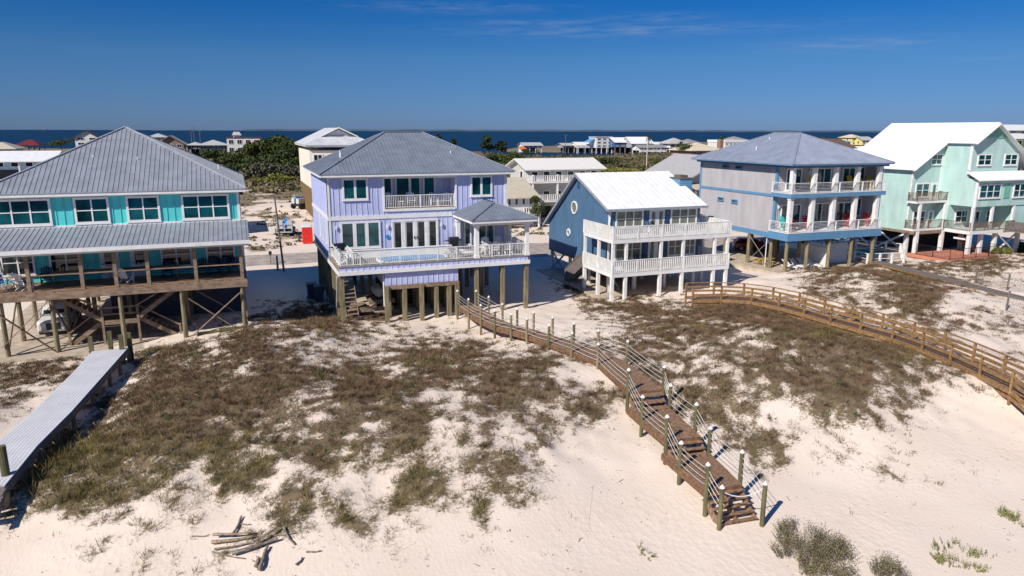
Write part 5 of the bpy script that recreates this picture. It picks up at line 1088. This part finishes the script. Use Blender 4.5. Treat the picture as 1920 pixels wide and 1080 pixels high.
for a in (('lone palm behind the white and grey gabled bay houses',1217,253,420,1.6),('lone palm over the beige roof and its chimney',1357,252,330,1.3),('palm furthest left over the lilac grey roof ridge',1533,254,400,1.6),('palm second from left over the lilac grey roof slope',1545,253,400,1.5),('palm third from left over the lilac grey roof slope',1556,257,400,1.4),('palm fourth from left over the lilac grey roof slope',1567,256,400,1.5),('palm fifth from left over the lilac grey roof slope',1577,257,400,1.4),('palm nearest the yellow house on its left',1588,256,400,1.5),('small palm in front of the twin grey roofs',1278,262,300,1.2)): palm(*a)
# ================= background houses =================
CR=mat('cream_wall',(.66,.60,.48),.7,.05,1); WW=mat('white_wall',(.68,.67,.65),.6,.05,1); GRf=mat('grey_shingle',(.26,.25,.25),.85,.1,2); GRl=mat('pale_grey_roof',(.44,.43,.42),.6,.08,2); BRf=mat('brown_shingle',(.13,.085,.065),.85,.1,2); RRf=mat('dark_red_roof',(.16,.02,.025),.6,.1,2); TAN=mat('tan_roof',(.50,.44,.34),.7,.06,2); DK=mat('dark_blue_grey',(.05,.055,.07),.8,.1,2); PB=mat('pale_blue_wall',(.42,.55,.66),.7,.05,1); YW=mat('yellow_wall',(.70,.60,.20),.7,.05,1); GW=mat('green_wall',(.30,.50,.20),.7,.05,1); BW=mat('brown_wall',(.26,.16,.11),.8,.1,2); GYW=mat('grey_wall',(.33,.33,.34),.7,.05,1); BLW=mat('navy_wall',(.04,.10,.22),.7,.05,1); BLR=mat('bright_blue_roof',(.10,.33,.60),.5,.05,2)  # DK: one even dark blue grey for walls, a roof and screens
def bg(label,Y,px0,px1,yf,ye,yr,dep,roof='gx',wall=WW,rm=WHITER,win=(3,1),over=.6,stilt=True,base=-.8,deck=None,name='distant_house',left=True,wm=None,group='houses toward the bay'):
    X0,zf=gy(px0,yf,Y); X1,_=gy(px1,yf,Y); xm=(px0+px1)/2; ze=gy(xm,ye,Y)[1]; zf=gy(xm,yf,Y)[1]; zr=gy(xm,yr,Y+(dep/2 if roof!='gy' else 0))[1]; zf=max(zf,.1)
    T=thing(name,label,'house',((X0+X1)/2,Y+dep/2,0),group); Y1=Y+dep; Xc=(X0+X1)/2; o=over
    W=MB(); W.box(X0,X1,Y,Y1,zf,ze)
    if roof=='gx': W.add([(x,y,z) for x in (X0,X1) for y,z in ((Y,ze),(Y1,ze),(Y+dep/2,zr-.1))],[(0,2,1),(3,4,5)])
    if roof=='gy': W.add([(x,y,z) for y in (Y,Y1) for x,z in ((X0,ze),(X1,ze),(Xc,zr-.1))],[(0,1,2),(3,5,4)])
    W.build('wall',wall,T); rf=MB()
    if roof=='gx':
        k=(zr-ze)/(dep/2)*o
        rf.slab([(X0-o,Y-o,ze-k),(X1+o,Y-o,ze-k),(X1+o,Y+dep/2,zr),(X0-o,Y+dep/2,zr)],.15); rf.slab([(X0-o,Y+dep/2,zr),(X1+o,Y+dep/2,zr),(X1+o,Y1+o,ze-k),(X0-o,Y1+o,ze-k)],.15)
    elif roof=='gy':
        k=(zr-ze)/((X1-X0)/2)*o
        rf.slab([(X0-o,Y-o,ze-k),(Xc,Y-o,zr),(Xc,Y1+o,zr),(X0-o,Y1+o,ze-k)],.15); rf.slab([(Xc,Y-o,zr),(X1+o,Y-o,ze-k),(X1+o,Y1+o,ze-k),(Xc,Y1+o,zr)],.15)
    elif roof=='hip':
        h=min(X1-X0,dep)/2; a,b=((X0+h,Y+dep/2,zr),(X1-h,Y+dep/2,zr)) if X1-X0>dep else ((Xc,Y+h,zr),(Xc,Y1-h,zr))
        A,B_,C_,D_=(X0-o,Y-o,ze),(X1+o,Y-o,ze),(X1+o,Y1+o,ze),(X0-o,Y1+o,ze)
        if X1-X0>dep: PP=[[A,B_,b,a],[B_,C_,b],[C_,D_,a,b],[D_,A,a]]
        else: PP=[[A,B_,a],[B_,C_,b,a],[C_,D_,b],[D_,A,a,b]]
        for P in PP: rf.slab(P,.15)
    else: rf.box(X0-o*.4,X1+o*.4,Y-o*.4,Y1+o*.4,ze,ze+max(.3,zr-ze))
    rf.build('roof',rm,T)
    n,st=win; H=(ze-zf)/st; w_=(X1-X0)
    for j in range(st):
        for i in range(n):
            u=X0+w_*(i+.5)/n; ww=min(w_/n*.3,1.3); zc=zf+H*(j+.52); hh=min(H*.3,.95); window(T,Fm(Y),u-ww,u+ww,zc-hh,zc+hh,2 if ww>.7 else 1,False,.16,wm or GLASSD,sill=False)
    if left:
        for j in range(st): y=Y+dep*.35; zc=zf+H*(j+.52); hh=min(H*.28,.9); window(T,Lm(X0),y-.6,y+.6,zc-hh,zc+hh,1,False,.14,GLASSD,sill=False)
    if stilt and zf>1.0:
        k=max(3,int(w_/4)+1); piles(T,[(X0+.2+(w_-.4)*i/(k-1),y) for i in range(k) for y in (Y+.3,Y1-.3)],zf,WOOD if wall is not WW else PAINT,.2,True,z0=base-.5)
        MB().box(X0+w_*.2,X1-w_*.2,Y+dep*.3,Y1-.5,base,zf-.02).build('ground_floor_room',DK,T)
    if deck:
        for zd in deck:
            MB().box(X0-.2,X1+.2,Y-2.2,Y-.01,zd,zd+.2).build('balcony_floor',WHITE,T); rail(T,[(X0-.1,Y-.1),(X0-.1,Y-2.1),(X1+.1,Y-2.1)],zd+.2,1.0,WHITE,post=2.5,bal=.35,bw=.12,pw=.15,rw=.12)
        k=max(3,int(w_/4)+1); piles(T,[(X0+(w_)*i/(k-1),Y-2) for i in range(k)],ze-1.3*over*.9,WHITE,.12,True,z0=base-.5,name='balcony_post')
    return T
# mid distance
bg('cream tall stilt house with white and grey metal roof directly behind the lilac house',118,584,703,352,282,241,20,'hip',mat('pale_cream_wall',(.72,.68,.58),.7,.05,1),GREYM,(4,2),.6,True,left=False,name='beach_house')
t=[o for o in COL.objects if o.get('label','').startswith('cream tall')][0]
p=MB().box(11.2,21.3,118.2,137,0,5.1)
for i in range(36): p.box(11.15,11.2,118.3+i*.52,118.6+i*.52,0,5.1)
for i in range(20): p.box(11.3+i*.5,11.6+i*.5,118.15,118.2,0,5.1)
p.build('slatted_base',mat('ochre_slats',(.20,.13,.05),.8,.2,2),t)
for o in [c for c in t.children if c.name.startswith(('roof','fascia'))]: bpy.data.objects.remove(o)
e_,zr_=11.75,14.4; xl,xr_,y0_,y1_=10.35,21.6,117.3,138.8; xc_=(xl+xr_)/2; q_=2.6; zq=e_+(zr_-e_)*q_/(xc_-xl); PM=metalroof('pale_metal_roof',(.66,.67,.69),.6,.3,.4)
A_,B2,C2,D2=(xl,y0_,e_),(xr_,y0_,e_),(xr_,y1_,e_),(xl,y1_,e_); P_,Q_,R_,RB=(xl+q_,y0_+2.6,zq),(xr_-q_,y0_+2.6,zq),(xc_,y0_+2.6,zr_),(xc_,y1_,zr_)
roofmesh(t,[[A_,B2,Q_,P_],[D2,A_,P_,R_,RB],[B2,C2,RB,R_,Q_]],PM,t=.1,sp=.6)
MB().add([(P_[0]+.3,y0_+3,zq-.1),(Q_[0]-.3,y0_+3,zq-.1),(xc_,y0_+3,zr_-.3)],[(0,1,2)]).build('gable',WHITE,t)
MB().bar(P_,R_,.5,.18).bar(R_,Q_,.5,.18).build('rake_board',WHITE,t)
MB().box(xl+.1,xr_-.1,y0_+.1,y1_-.1,e_-.3,e_-.12).build('fascia',WHITE,t)
bg('tan roofed house with screened porch showing right of the lilac house',98,880,1001,392,367,333,12,'gx',WW,TAN,(9,1),.8,wm=DK,deck=(1.9,),name='beach_house')
bg('white roofed veranda house with two white balcony levels between lilac and blue houses',106,990,1122,385,313,296,8,'gx',mat('pale_grey_wall',(.50,.49,.46),.7,.05),mat('cream_white_roof',(.74,.71,.66),.5,.04),(6,2),.9,deck=(2.9,5.9),name='beach_house')
# grey gabled house behind the blue one
T=thing('beach_house','house with large plain grey shingle roof between the blue and pale grey houses','house',(74,110,0),'houses toward the bay')
rf=MB(); rf.slab([(67.6,97,6.6),(74.5,97,10.03),(74.5,112,10.03),(67.6,112,6.6)],.2); rf.slab([(74.5,97,10.03),(81.4,97,6.6),(81.4,112,6.6),(74.5,112,10.03)],.2); rf.build('roof',mat('plain_grey_shingle',(.36,.355,.36),.85,.06,2),T)
W=MB(); W.add([(x,y,z) for y in (98,111.5) for x,z in ((68.3,2.6),(68.3,6.7),(74.5,9.75),(80.7,6.7),(80.7,2.6))],[(0,1,2,3,4)[::-1],(5,6,7,8,9)]+[(i,(i+1)%5,5+(i+1)%5,5+i) for i in range(5)]); W.build('wall',GYW,T)
MB().box(68,81,95.5,98,2.4,2.6).build('porch_floor',WOOD,T); rail(T,[(68.1,98),(68.1,95.6),(81,95.6)],2.6,1.,WOOD,post=2.5,bal=.3,bw=.08); MB().slab([(67.8,95.3,5.0),(81.2,95.3,5.0),(81.2,98,5.7),(67.8,98,5.7)],.12).build('porch_roof',TAN,T); piles(T,[(68.2+i*3.15,95.8) for i in range(5)],4.9,WOOD,.12,True,name='porch_post')
window(T,Fm(98),69.5,71.3,3.2,4.9,2,False,.12,GLASSD,sill=False); piles(T,[(68.6+i*3.9,y) for i in range(4) for y in (98.5,105,111)],2.6,WOOD,.15)
bg('grey hidden house behind the turquoise one casting shade on the sandy lot',103,330,432,430,388,372,13,'flat',GYW,GRf,(3,1),.3,left=False,name='beach_house')
# far
bg('long white roofed pale blue house behind the turquoise roof at far left',150,-70,97,318,300,283,12,'gx',PB,WHITER,(6,1),.8,deck=(4.3,))
T=bg('white three storey gabled house with dark roof rising above the turquoise roof',330,143,187,283,256,244,9,'gy',WW,DK,(2,3),.8)
bg('grey roofed house left of the dark gabled house over the turquoise roof',420,279,312,266,257,250,14,'hip',GRl,GRl,(3,1),.8)
bg('brown house with grey hip roof and dark front gable over the turquoise roof',380,296,345,279,268,254,16,'gy',BW,GRl,(3,1),1.2)
bg('grey roofed low house left of the white two storey building',400,352,380,280,272,266,12,'hip',DK,GRl,(3,1),.8)
bg('grey hip roofed house with white balcony beside the white two storey building',395,374,427,281,272,262,14,'hip',BLW,GRl,(5,1),1.2)
T=bg('plain white two storey building with eight windows and a roof cupola',330,427,490,288,259,257.5,16,'flat',WW,RRf,(4,2),.5,left=False)
x,z=gy(444,258,333); MB().box(x-1.4,x+1.4,331,335,z-.3,z+1.2).build('cupola',WHITE,T); MB().slab([(x-1.9,330.4,z+1.1),(x+1.9,330.4,z+1.1),(x+1.2,333,z+2.4),(x-1.2,333,z+2.4)],.15).build('cupola_roof',GRl,T)
bg('tan roofed house cut by the left frame edge near the bay',290,-30,26,284,279,266,12,'hip',WW,TAN,(3,1),1)
T=thing('boathouse','open sided boat shelter with dark red hip roof standing by the water at far left','shelter',(0,0,0)); Y=370; x0,_=gy(27,272,Y); x1,_=gy(74,272,Y); ze=gy(50,272,Y)[1]; zr=gy(50,262,Y+6)[1]
T.location=((x0+x1)/2,Y+6,-1); ORI[T.name]=tuple(T.location)
rf=MB(); xc=(x0+x1)/2
for P in ([(x0,Y,ze),(x1,Y,ze),(xc+1,Y+6,zr),(xc-1,Y+6,zr)],[(x1,Y,ze),(x1,Y+12,ze),(xc+1,Y+6,zr)],[(x1,Y+12,ze),(x0,Y+12,ze),(xc-1,Y+6,zr),(xc+1,Y+6,zr)],[(x0,Y+12,ze),(x0,Y,ze),(xc-1,Y+6,zr)]): rf.slab(P,.15)
rf.build('roof',RRf,T); piles(T,[(x0+.6+(x1-x0-1.2)*i/4,y) for i in range(5) for y in (Y+.5,Y+11.5)],ze,WOOD,.18,z0=-3); MB().box(x0,x1,Y,Y+12,.2,.5).build('platform',WOOD,T)
T=thing('moored_boat','small white boat under the dark red boat shelter','boat',(xc-2,Y+4,1.5)); MB().add([(xc-5,Y+4,2.4),(xc-4.4,Y+3,2.4),(xc-.5,Y+3,2.4),(xc-.5,Y+5,2.4),(xc-4.4,Y+5,2.4),(xc-4.2,Y+4,1.4),(xc-3.8,Y+3.5,1.4),(xc-.7,Y+3.5,1.4),(xc-.7,Y+4.5,1.4),(xc-3.8,Y+4.5,1.4)],[(0,1,2,3,4),(9,8,7,6,5)]+[(i,5+i,5+(i+1)%5,(i+1)%5) for i in range(5)]).build('hull',WHP,T); MB().box(xc-3,xc-1.4,Y+3.5,Y+4.5,2.4,3.6).build('cabin',WHP,T)
bg('brown roofed house tucked behind the right slope of the lilac roof',200,862,906,300,294,284,9,'gx',BW,BRf,(2,1),.8,left=False)
SP='houses along the bay spit'
bg('small white house alone near the tip of the spit',470,982,1016,277,272,267,10,'gx',WW,GRl,(4,1),1,group=SP)
x,z=gy(981,276,468); T=thing('shed','small orange roofed shed at the spit tip','shed',(x,468,0)); MB().box(x-2,x+1.8,467,471,-.6,1.6).build('wall',WW,T); MB().slab([(x-2.6,466,1.5),(x+2.2,466,1.5),(x+2.2,471.5,3.2),(x-2.6,471.5,3.2)],.2).build('roof',mat('orange_roof',(.65,.15,.05),.7),T)
bg('long low grey house with dark red bushes at its left',455,1056,1086,277,272,268,10,'gx',GYW,GRl,(4,1),1,group=SP)
bg('white house with arched porch left of the tall white tower house',450,1082,1120,276,271.5,266,10,'gx',WW,mat('cream_white_roof',(.74,.71,.66),.5,.04),(5,1),1,deck=(2.6,),group=SP)
T=bg('tallest white tower house on the spit with bright blue side roof',440,1118,1148,277,258,256,11,'flat',WW,GRl,(3,3),.8,group=SP)
x,z=gy(1104,266,443); x2,z2=gy(1121,256,443); MB().slab([(x,442,z),(x2,442,z2),(x2,450,z2),(x,450,z)],.3).build('side_roof',BLR,T)
bg('white gabled house with navy lower walls right of the tower house',432,1153,1183,276,266,257.5,14,'gx',BLW,WHITER,(3,2),.8,group=SP)
bg('pale grey gabled house with steep white roof and brown decks',425,1184,1224,277,268,256.5,14,'gx',GYW,WHITER,(3,2),.8,group=SP)
bg('low grey roofed house with white porch rail in front of the gabled bay houses',400,1199,1247,282,276,271,9,'gx',WW,GRf,(6,1),.8,deck=(1.0,),group=SP)
bg('plain white shed roofed house behind the low porch house',430,1226,1250,276,270,266,9,'gx',WW,WHITER,(2,1),.5,group=SP)
bg('left of twin grey hip roofed houses by the bay',400,1256,1288,277,269,258.5,12,'hip',WW,GRl,(3,1),1.4,group=SP)
bg('right of twin grey hip roofed houses, lower and further back',420,1286,1312,275,268,260.5,12,'hip',WW,GRf,(3,1),1,group=SP)
bg('small white gabled house left of the beige roofed house',330,1292,1320,280,275,269,8,'gx',WW,GRf,(2,1),.6,group=SP)
T=bg('beige hip roofed brick house with a chimney behind the pale grey house',235,1297,1352,290,282,267,14,'hip',mat('pink_brick',(.38,.22,.17),.8,.1,2),mat('beige_roof',(.60,.52,.38),.7,.05),(5,1),1.2)
x,z=gy(1351,262,238); MB().box(x-.8,x+.8,237,239,z-5,z+.2).build('chimney',BW,T)
bg('white building with stacked balconies behind the chimney',300,1358,1402,285,267,262,14,'flat',WW,WHITER,(6,3),.5,left=False)
bg('grey hip roof peeking over the white balconied building',380,1376,1398,268,262,256,12,'hip',WW,GRf,(2,1),1)
bg('brown shingle roof between the pale grey and mint houses',185,1500,1600,288,276,260,14,'gx',BW,BRf,(4,1),.8)
bg('white low roof in front of the palm row',330,1498,1530,270,262,257,12,'gx',WW,WHITER,(3,1),.8)
bg('yellow two storey house near the mint roof',330,1597,1616,272,258,252,10,'hip',YW,mat('beige_roof',(.60,.52,.38),.7,.05),(3,2),.8,stilt=False)
bg('yellow lower wing house with grey roof beside the yellow two storey house',325,1616,1636,272,262,256,8,'gx',YW,GRl,(3,1),.6)
bg('small house with bright blue roof left of the yellow house',320,1578,1594,271,266,262,8,'hip',WW,BLR,(2,1),.6)
T=bg('apple green house with two tiers of white roof at the right frame edge',128,1899,1990,278,259,250,14,'hip',GW,WHITER,(5,1),1.4,group='houses toward the bay')
bg('white roofed upper house behind the mint gable at the right frame edge',150,1888,1990,252,244,234,14,'hip',GW,WHITER,(5,1),1.6)
bg('low pale house between the shrubs and the lagoon',210,1560,1640,300,286,274,10,'gx',WW,WHITER,(4,1),.8)
# poles in the distance
pole('tall pale utility pole in the marsh behind the blue house',1212,316,11.5,0,False,.2,m=mat('pale_pole',(.55,.52,.48),.8))
pole('thin grey utility pole over the white veranda house roof',1060,292,12,0,True,.18)
for a in (('left of three grey utility poles over the turquoise roof slope',362,290,15),('middle of three grey utility poles over the turquoise roof slope',367,292,16),('right of three grey utility poles over the turquoise roof slope',378,290,14)): pole(a[0],a[1],a[2],a[3],0,True,.2)
pole('dark utility pole close to the cream house corner',571,372,7,0,True,.16,m=mat('dark_pole',(.06,.045,.04),.9))
x,y=gz(960,256,-1); t=thing('offshore_platform','tiny gas platform on the horizon at far left','platform',(-2600,8500,-1)); b=MB()
xo,yo=gz(84,245.5,-1); xo*=8500/yo; b.box(xo-18,xo+18,8490,8510,14,22).box(xo-6,xo+6,8495,8505,22,38); b.build('deck',STEEL,t)
for i in range(4): MB().cyl((xo-15+i*10,8500,-2),(xo-15+i*10,8500,14),1.5,1.5,6).build('leg',STEEL,t)
# the platform empty sits at its base
dx=Vector((xo,8500,-1))-Vector((-2600,8500,-1))
for ch in t.children: ch.location=(-0,0,0)
t.location=(-2600,8500,-1)
for ch in t.children:
    for v in ch.data.vertices: pass
# ================= grass on the dunes =================
def blades(P,h,w_,lean,n,spread):
    """P: tuft centres (k,3); returns triangles"""
    k=len(P); c=np.repeat(P,n,0); H=np.repeat(h,n)*rng.uniform(.45,1.1,k*n); a=rng.uniform(0,2*math.pi,k*n); r=np.repeat(spread,n)*np.sqrt(rng.uniform(0,1,k*n))
    b=c+np.stack([np.cos(a)*r,np.sin(a)*r,-.02*np.ones(k*n)],1); a2=a+rng.normal(0,.9,k*n); l=lean*H*rng.uniform(.2,1.2,k*n)
    tip=b+np.stack([np.cos(a2)*l+.06*H,np.sin(a2)*l,H],1); p=rng.uniform(0,math.pi,k*n); wv=np.stack([np.cos(p),np.sin(p),0*p],1)*(w_*rng.uniform(.5,1.2,k*n))[:,None]
    mid=b*.45+tip*.55+np.array([0,0,.06])*H[:,None]
    return np.stack([b-wv,b+wv,mid+wv*.7,b-wv,mid+wv*.7,mid-wv*.7,mid-wv*.7,mid+wv*.7,tip],1).reshape(-1,3)
def grass():
    M_=290000; x=rng.uniform(-32,95,M_); y=rng.uniform(11,62,M_)
    z=np.zeros(M_); px,py=topix(x,y,z); k=(px>-120)&(px<2040)&(py>470)&(py<1130); x=x[k];y=y[k]; z=height(x,y)
    d=dens(x,y,z); inh=((x>-16)&(x<-3.3)&(y>49.8))|((x>28.3)&(y>52.6)&(x<39.5))|((x>49)&(x<62)&(y>54))|((x>7.2)&(x<16.5)&(y>54.8))|((x>62)&(x<79)&(y>53.2))
    k=(rng.uniform(0,1,len(x))<1.15*d**1.2*(.5+.5*sstep(.40,.56,fbm(x*4.2,y*4.2,2,1)))+.03*(d>.01)+.003)&~inh; x,y,z,d=x[k],y[k],z[k],d[k]; px,py=topix(x,y,z)
    near=np.clip(y/30,.5,1.6)
    # kinds: brown dry low growth, olive sea oats, green patches
    n=fbm(x*.22,y*.22,3,2); n2=fbm(x*.9,y*.9,2,5); olive=(sstep(740,980,py)*.40+.13+(px<520)*sstep(740,880,py)*.35); u=n*.6+n2*.4
    k1=rng.normal(u,.05)>1-olive-.32*0-.12
    kg=(~k1)&(rng.uniform(0,1,len(x))<.12*sstep(.5,.6,n2)+.25*(d<.3))
    BRN=leafmat('dry_brown_stems',(.036,.022,.013),(.23,.145,.085),2.6,.9); OLV=leafmat('olive_dune_grass',(.055,.048,.015),(.24,.19,.065),2.,.8); GRN=leafmat('green_creeper_leaves',(.05,.08,.018),(.12,.16,.045),1.5,.8)
    for nm,kk,m,hh,nb,ln,w_ in (('dry_dune_scrub',~k1&~kg,BRN,.19,11,1.3,.009),('dune_grass',k1,OLV,.30,10,.9,.009),('green_creeper',kg,GRN,.16,8,1.2,.02)):
        P=np.c_[x[kk],y[kk],z[kk]]; dd=d[kk]; h=hh*(.5+.8*dd)*rng.uniform(.5,1.45,len(P)); sp=.15*rng.uniform(.5,1.6,len(P))
        V=blades(P,h,w_*np.repeat(near[kk],nb),ln,nb,sp); quads_obj(nm,V,m,tri=True,kind='stuff')
    print('tufts',len(x))
grass()
def oats():
    m=900; x=rng.uniform(-14,45,m); y=rng.uniform(17,52,m); z=height(x,y); d=dens(x,y,z); k=d>.35; x,y,z=x[k],y[k],z[k]; n=len(x); H=rng.uniform(.5,1.0,n); V=[]
    dx=rng.uniform(.1,.5,n)*H; dy=rng.normal(0,.15,n); B=np.c_[x,y,z]; M1=B+np.c_[dx*.35,dy*.35,H*.7]; T1=B+np.c_[dx,dy,H]; w_=np.array([.006,.004,0]); h_=np.array([.02,.012,0])
    V=np.stack([B-w_,B+w_,M1+w_,B-w_,M1+w_,M1-w_,M1-w_,M1+w_,T1,T1+h_*1.2,T1-h_*1.2,T1+np.c_[dx*.4,dy*.3,-H*.12]],1).reshape(-1,3)
    quads_obj('sea_oats',V,leafmat('dry_seed_heads',(.22,.16,.07),(.42,.33,.18),2),tri=True,kind='stuff')
oats()
def debris():
    m=5200; x=rng.uniform(-12,48,m); y=rng.uniform(13,50,m); k=fbm(x*.5+3,y*.5,3,4)+rng.normal(0,.06,m)>.50; x,y=x[k],y[k]; z=height(x,y)+.012; n=len(x); a=rng.uniform(0,6.28,n); L=rng.uniform(.015,.055,n)*(1+3*(rng.uniform(0,1,n)>.93)); W_=rng.uniform(.008,.02,n); c,s_=np.cos(a),np.sin(a); P=np.c_[x,y,z]; u=np.c_[c*L,s_*L,rng.uniform(-.004,.01,n)]; v=np.c_[-s_*W_,c*W_,0*a]
    quads_obj('beach_debris',np.stack([P-u-v,P+u-v,P+u+v,P-u+v],1).reshape(-1,3),leafmat('dry_bits',(.10,.075,.05),(.38,.30,.20),6),kind='stuff')
    b=MB()
    for i in range(9):
        px=random.uniform(560,1180);py=random.uniform(840,1060); X,Y,_=gt(px,py); a=random.uniform(0,3.1); pts=[]
        for q in range(14): 
            a+=random.uniform(-.16,.16); X+=.22*math.cos(a);Y+=.22*math.sin(a); pts.append((X,Y,gh(X,Y)+.006))
        b.tube(pts,.004,4)
    b.build('creeper_runners',mat('dry_runner',(.42,.33,.24),.9),kind='stuff')
debris()
# scattered far scrub beyond the road and over the marsh
def scrub():
    n=15000; y=np.exp(rng.uniform(math.log(88),math.log(430),n)); px=rng.uniform(-60,1980,n); s=F/(y*1.07); x=(px-960)/s+y*math.tan(YAW); x=x*1.0; k=landfar(x,y); k&=~((y<170)&(fbm(x*.10,y*.10,4,2)*.5+fbm(x*.45,y*.45,3,5)*.5<.48)); x,y=x[k],y[k]
    z=height(x,y); V=[];V2=[]
    r=np.where(y>170,rng.uniform(.5,1.6,len(x)),rng.uniform(.2,.55,len(x)))
    m=10; c=np.repeat(np.c_[x,y,z],m,0); rr=np.repeat(r,m)[:,None]; p=c+rng.normal(0,.5,(len(c),3))*rr*np.array([1,1,.35])+np.array([0,0,.3])*rr
    a=rng.normal(size=p.shape); a/=np.linalg.norm(a,axis=1)[:,None]; b=np.cross(a,rng.normal(size=p.shape)); b/=np.linalg.norm(b,axis=1)[:,None]; a*=rr*.3;b*=rr*.2
    Q=np.stack([p-a-b,p+a-b,p+a+b,p-a+b],1); h=len(Q)//2//m*m
    quads_obj('marsh_scrub',Q[:h].reshape(-1,3),leafmat('marsh_green',(.045,.055,.02),(.13,.12,.045),.05),kind='stuff'); quads_obj('dry_lot_scrub',Q[h:].reshape(-1,3),leafmat('marsh_brown',(.07,.06,.03),(.17,.13,.07),.08),kind='stuff')
scrub()
# big leafy seaside shrubs in the foreground
def seaside(label,px,py,rx,ry,n,h,leafm,stemm,name='seaside_shrub'):
    x,y,z=gt(px,py); sc=F/math.hypot(y,14); T=thing(name,label,'shrub',(x,y,z),'shrubs on the open beach'); R_=rx/sc; Ry=ry/sc/.5
    k=np.sqrt(rng.uniform(0,1,n)); a=rng.uniform(0,2*math.pi,n); X=x+np.cos(a)*k*R_; Y=y+np.sin(a)*k*Ry; keep=(fbm(X*2.5,Y*2.5,3,1)>.42)&(k<.62+.9*(fbm(X*1.3+5,Y*1.3,2,3)-.2)); X,Y,k=X[keep],Y[keep],k[keep]; Z=height(X,Y); m=len(X)
    H=h*(1-.5*k**2)*rng.uniform(.6,1.15,m); tip=np.c_[X+rng.normal(0,.09,m)+(X-x)*.12,Y+rng.normal(0,.09,m)+(Y-y)*.12,Z+H]; B=np.c_[X,Y,Z-.02]; wv=np.array([.006,.002,0])
    quads_obj('stems',np.stack([B-wv,B+wv,tip],1).reshape(-1,3),stemm,T,(x,y,z),tri=True)
    q=9; t=rng.uniform(.25,1.02,(m,q)); p=(B[:,None]*(1-t[...,None])+tip[:,None]*t[...,None]).reshape(-1,3)+rng.normal(0,.018,(m*q,3)); a=rng.normal(size=p.shape); a[:,2]=np.abs(a[:,2])+.3; a/=np.linalg.norm(a,axis=1)[:,None]; b=np.cross(a,rng.normal(size=p.shape)); b/=np.linalg.norm(b,axis=1)[:,None]; a*=.030;b*=.012
    quads_obj('leaves',np.stack([p-a,p+b,p+a,p-b],1).reshape(-1,3),leafm,T,(x,y,z))
SL=leafmat('seaside_olive_leaves',(.11,.095,.05),(.22,.19,.09),3); SL2=leafmat('seaside_bright_leaves',(.14,.15,.03),(.28,.27,.06),3); SS=mat('grey_stem',(.16,.12,.10),.9,.2,4)
seaside('large round grey green shrub on bare sand right of the boardwalk steps',1530,1042,86,48,2300,.8,SL,SS)
seaside('low bright green spreading shrub on the sand at lower right',1800,1045,66,28,620,.38,SL2,SS)
seaside('small leafy shrub at the right frame edge',1905,975,30,30,420,.35,SL2,SS)
seaside('grey stemmed shrub touching the bottom frame edge',1665,1080,42,22,500,.75,SL,SS)
seaside('tiny sprig of green leaves on open sand left of the steps',1210,1035,12,12,30,.18,SL2,SS)
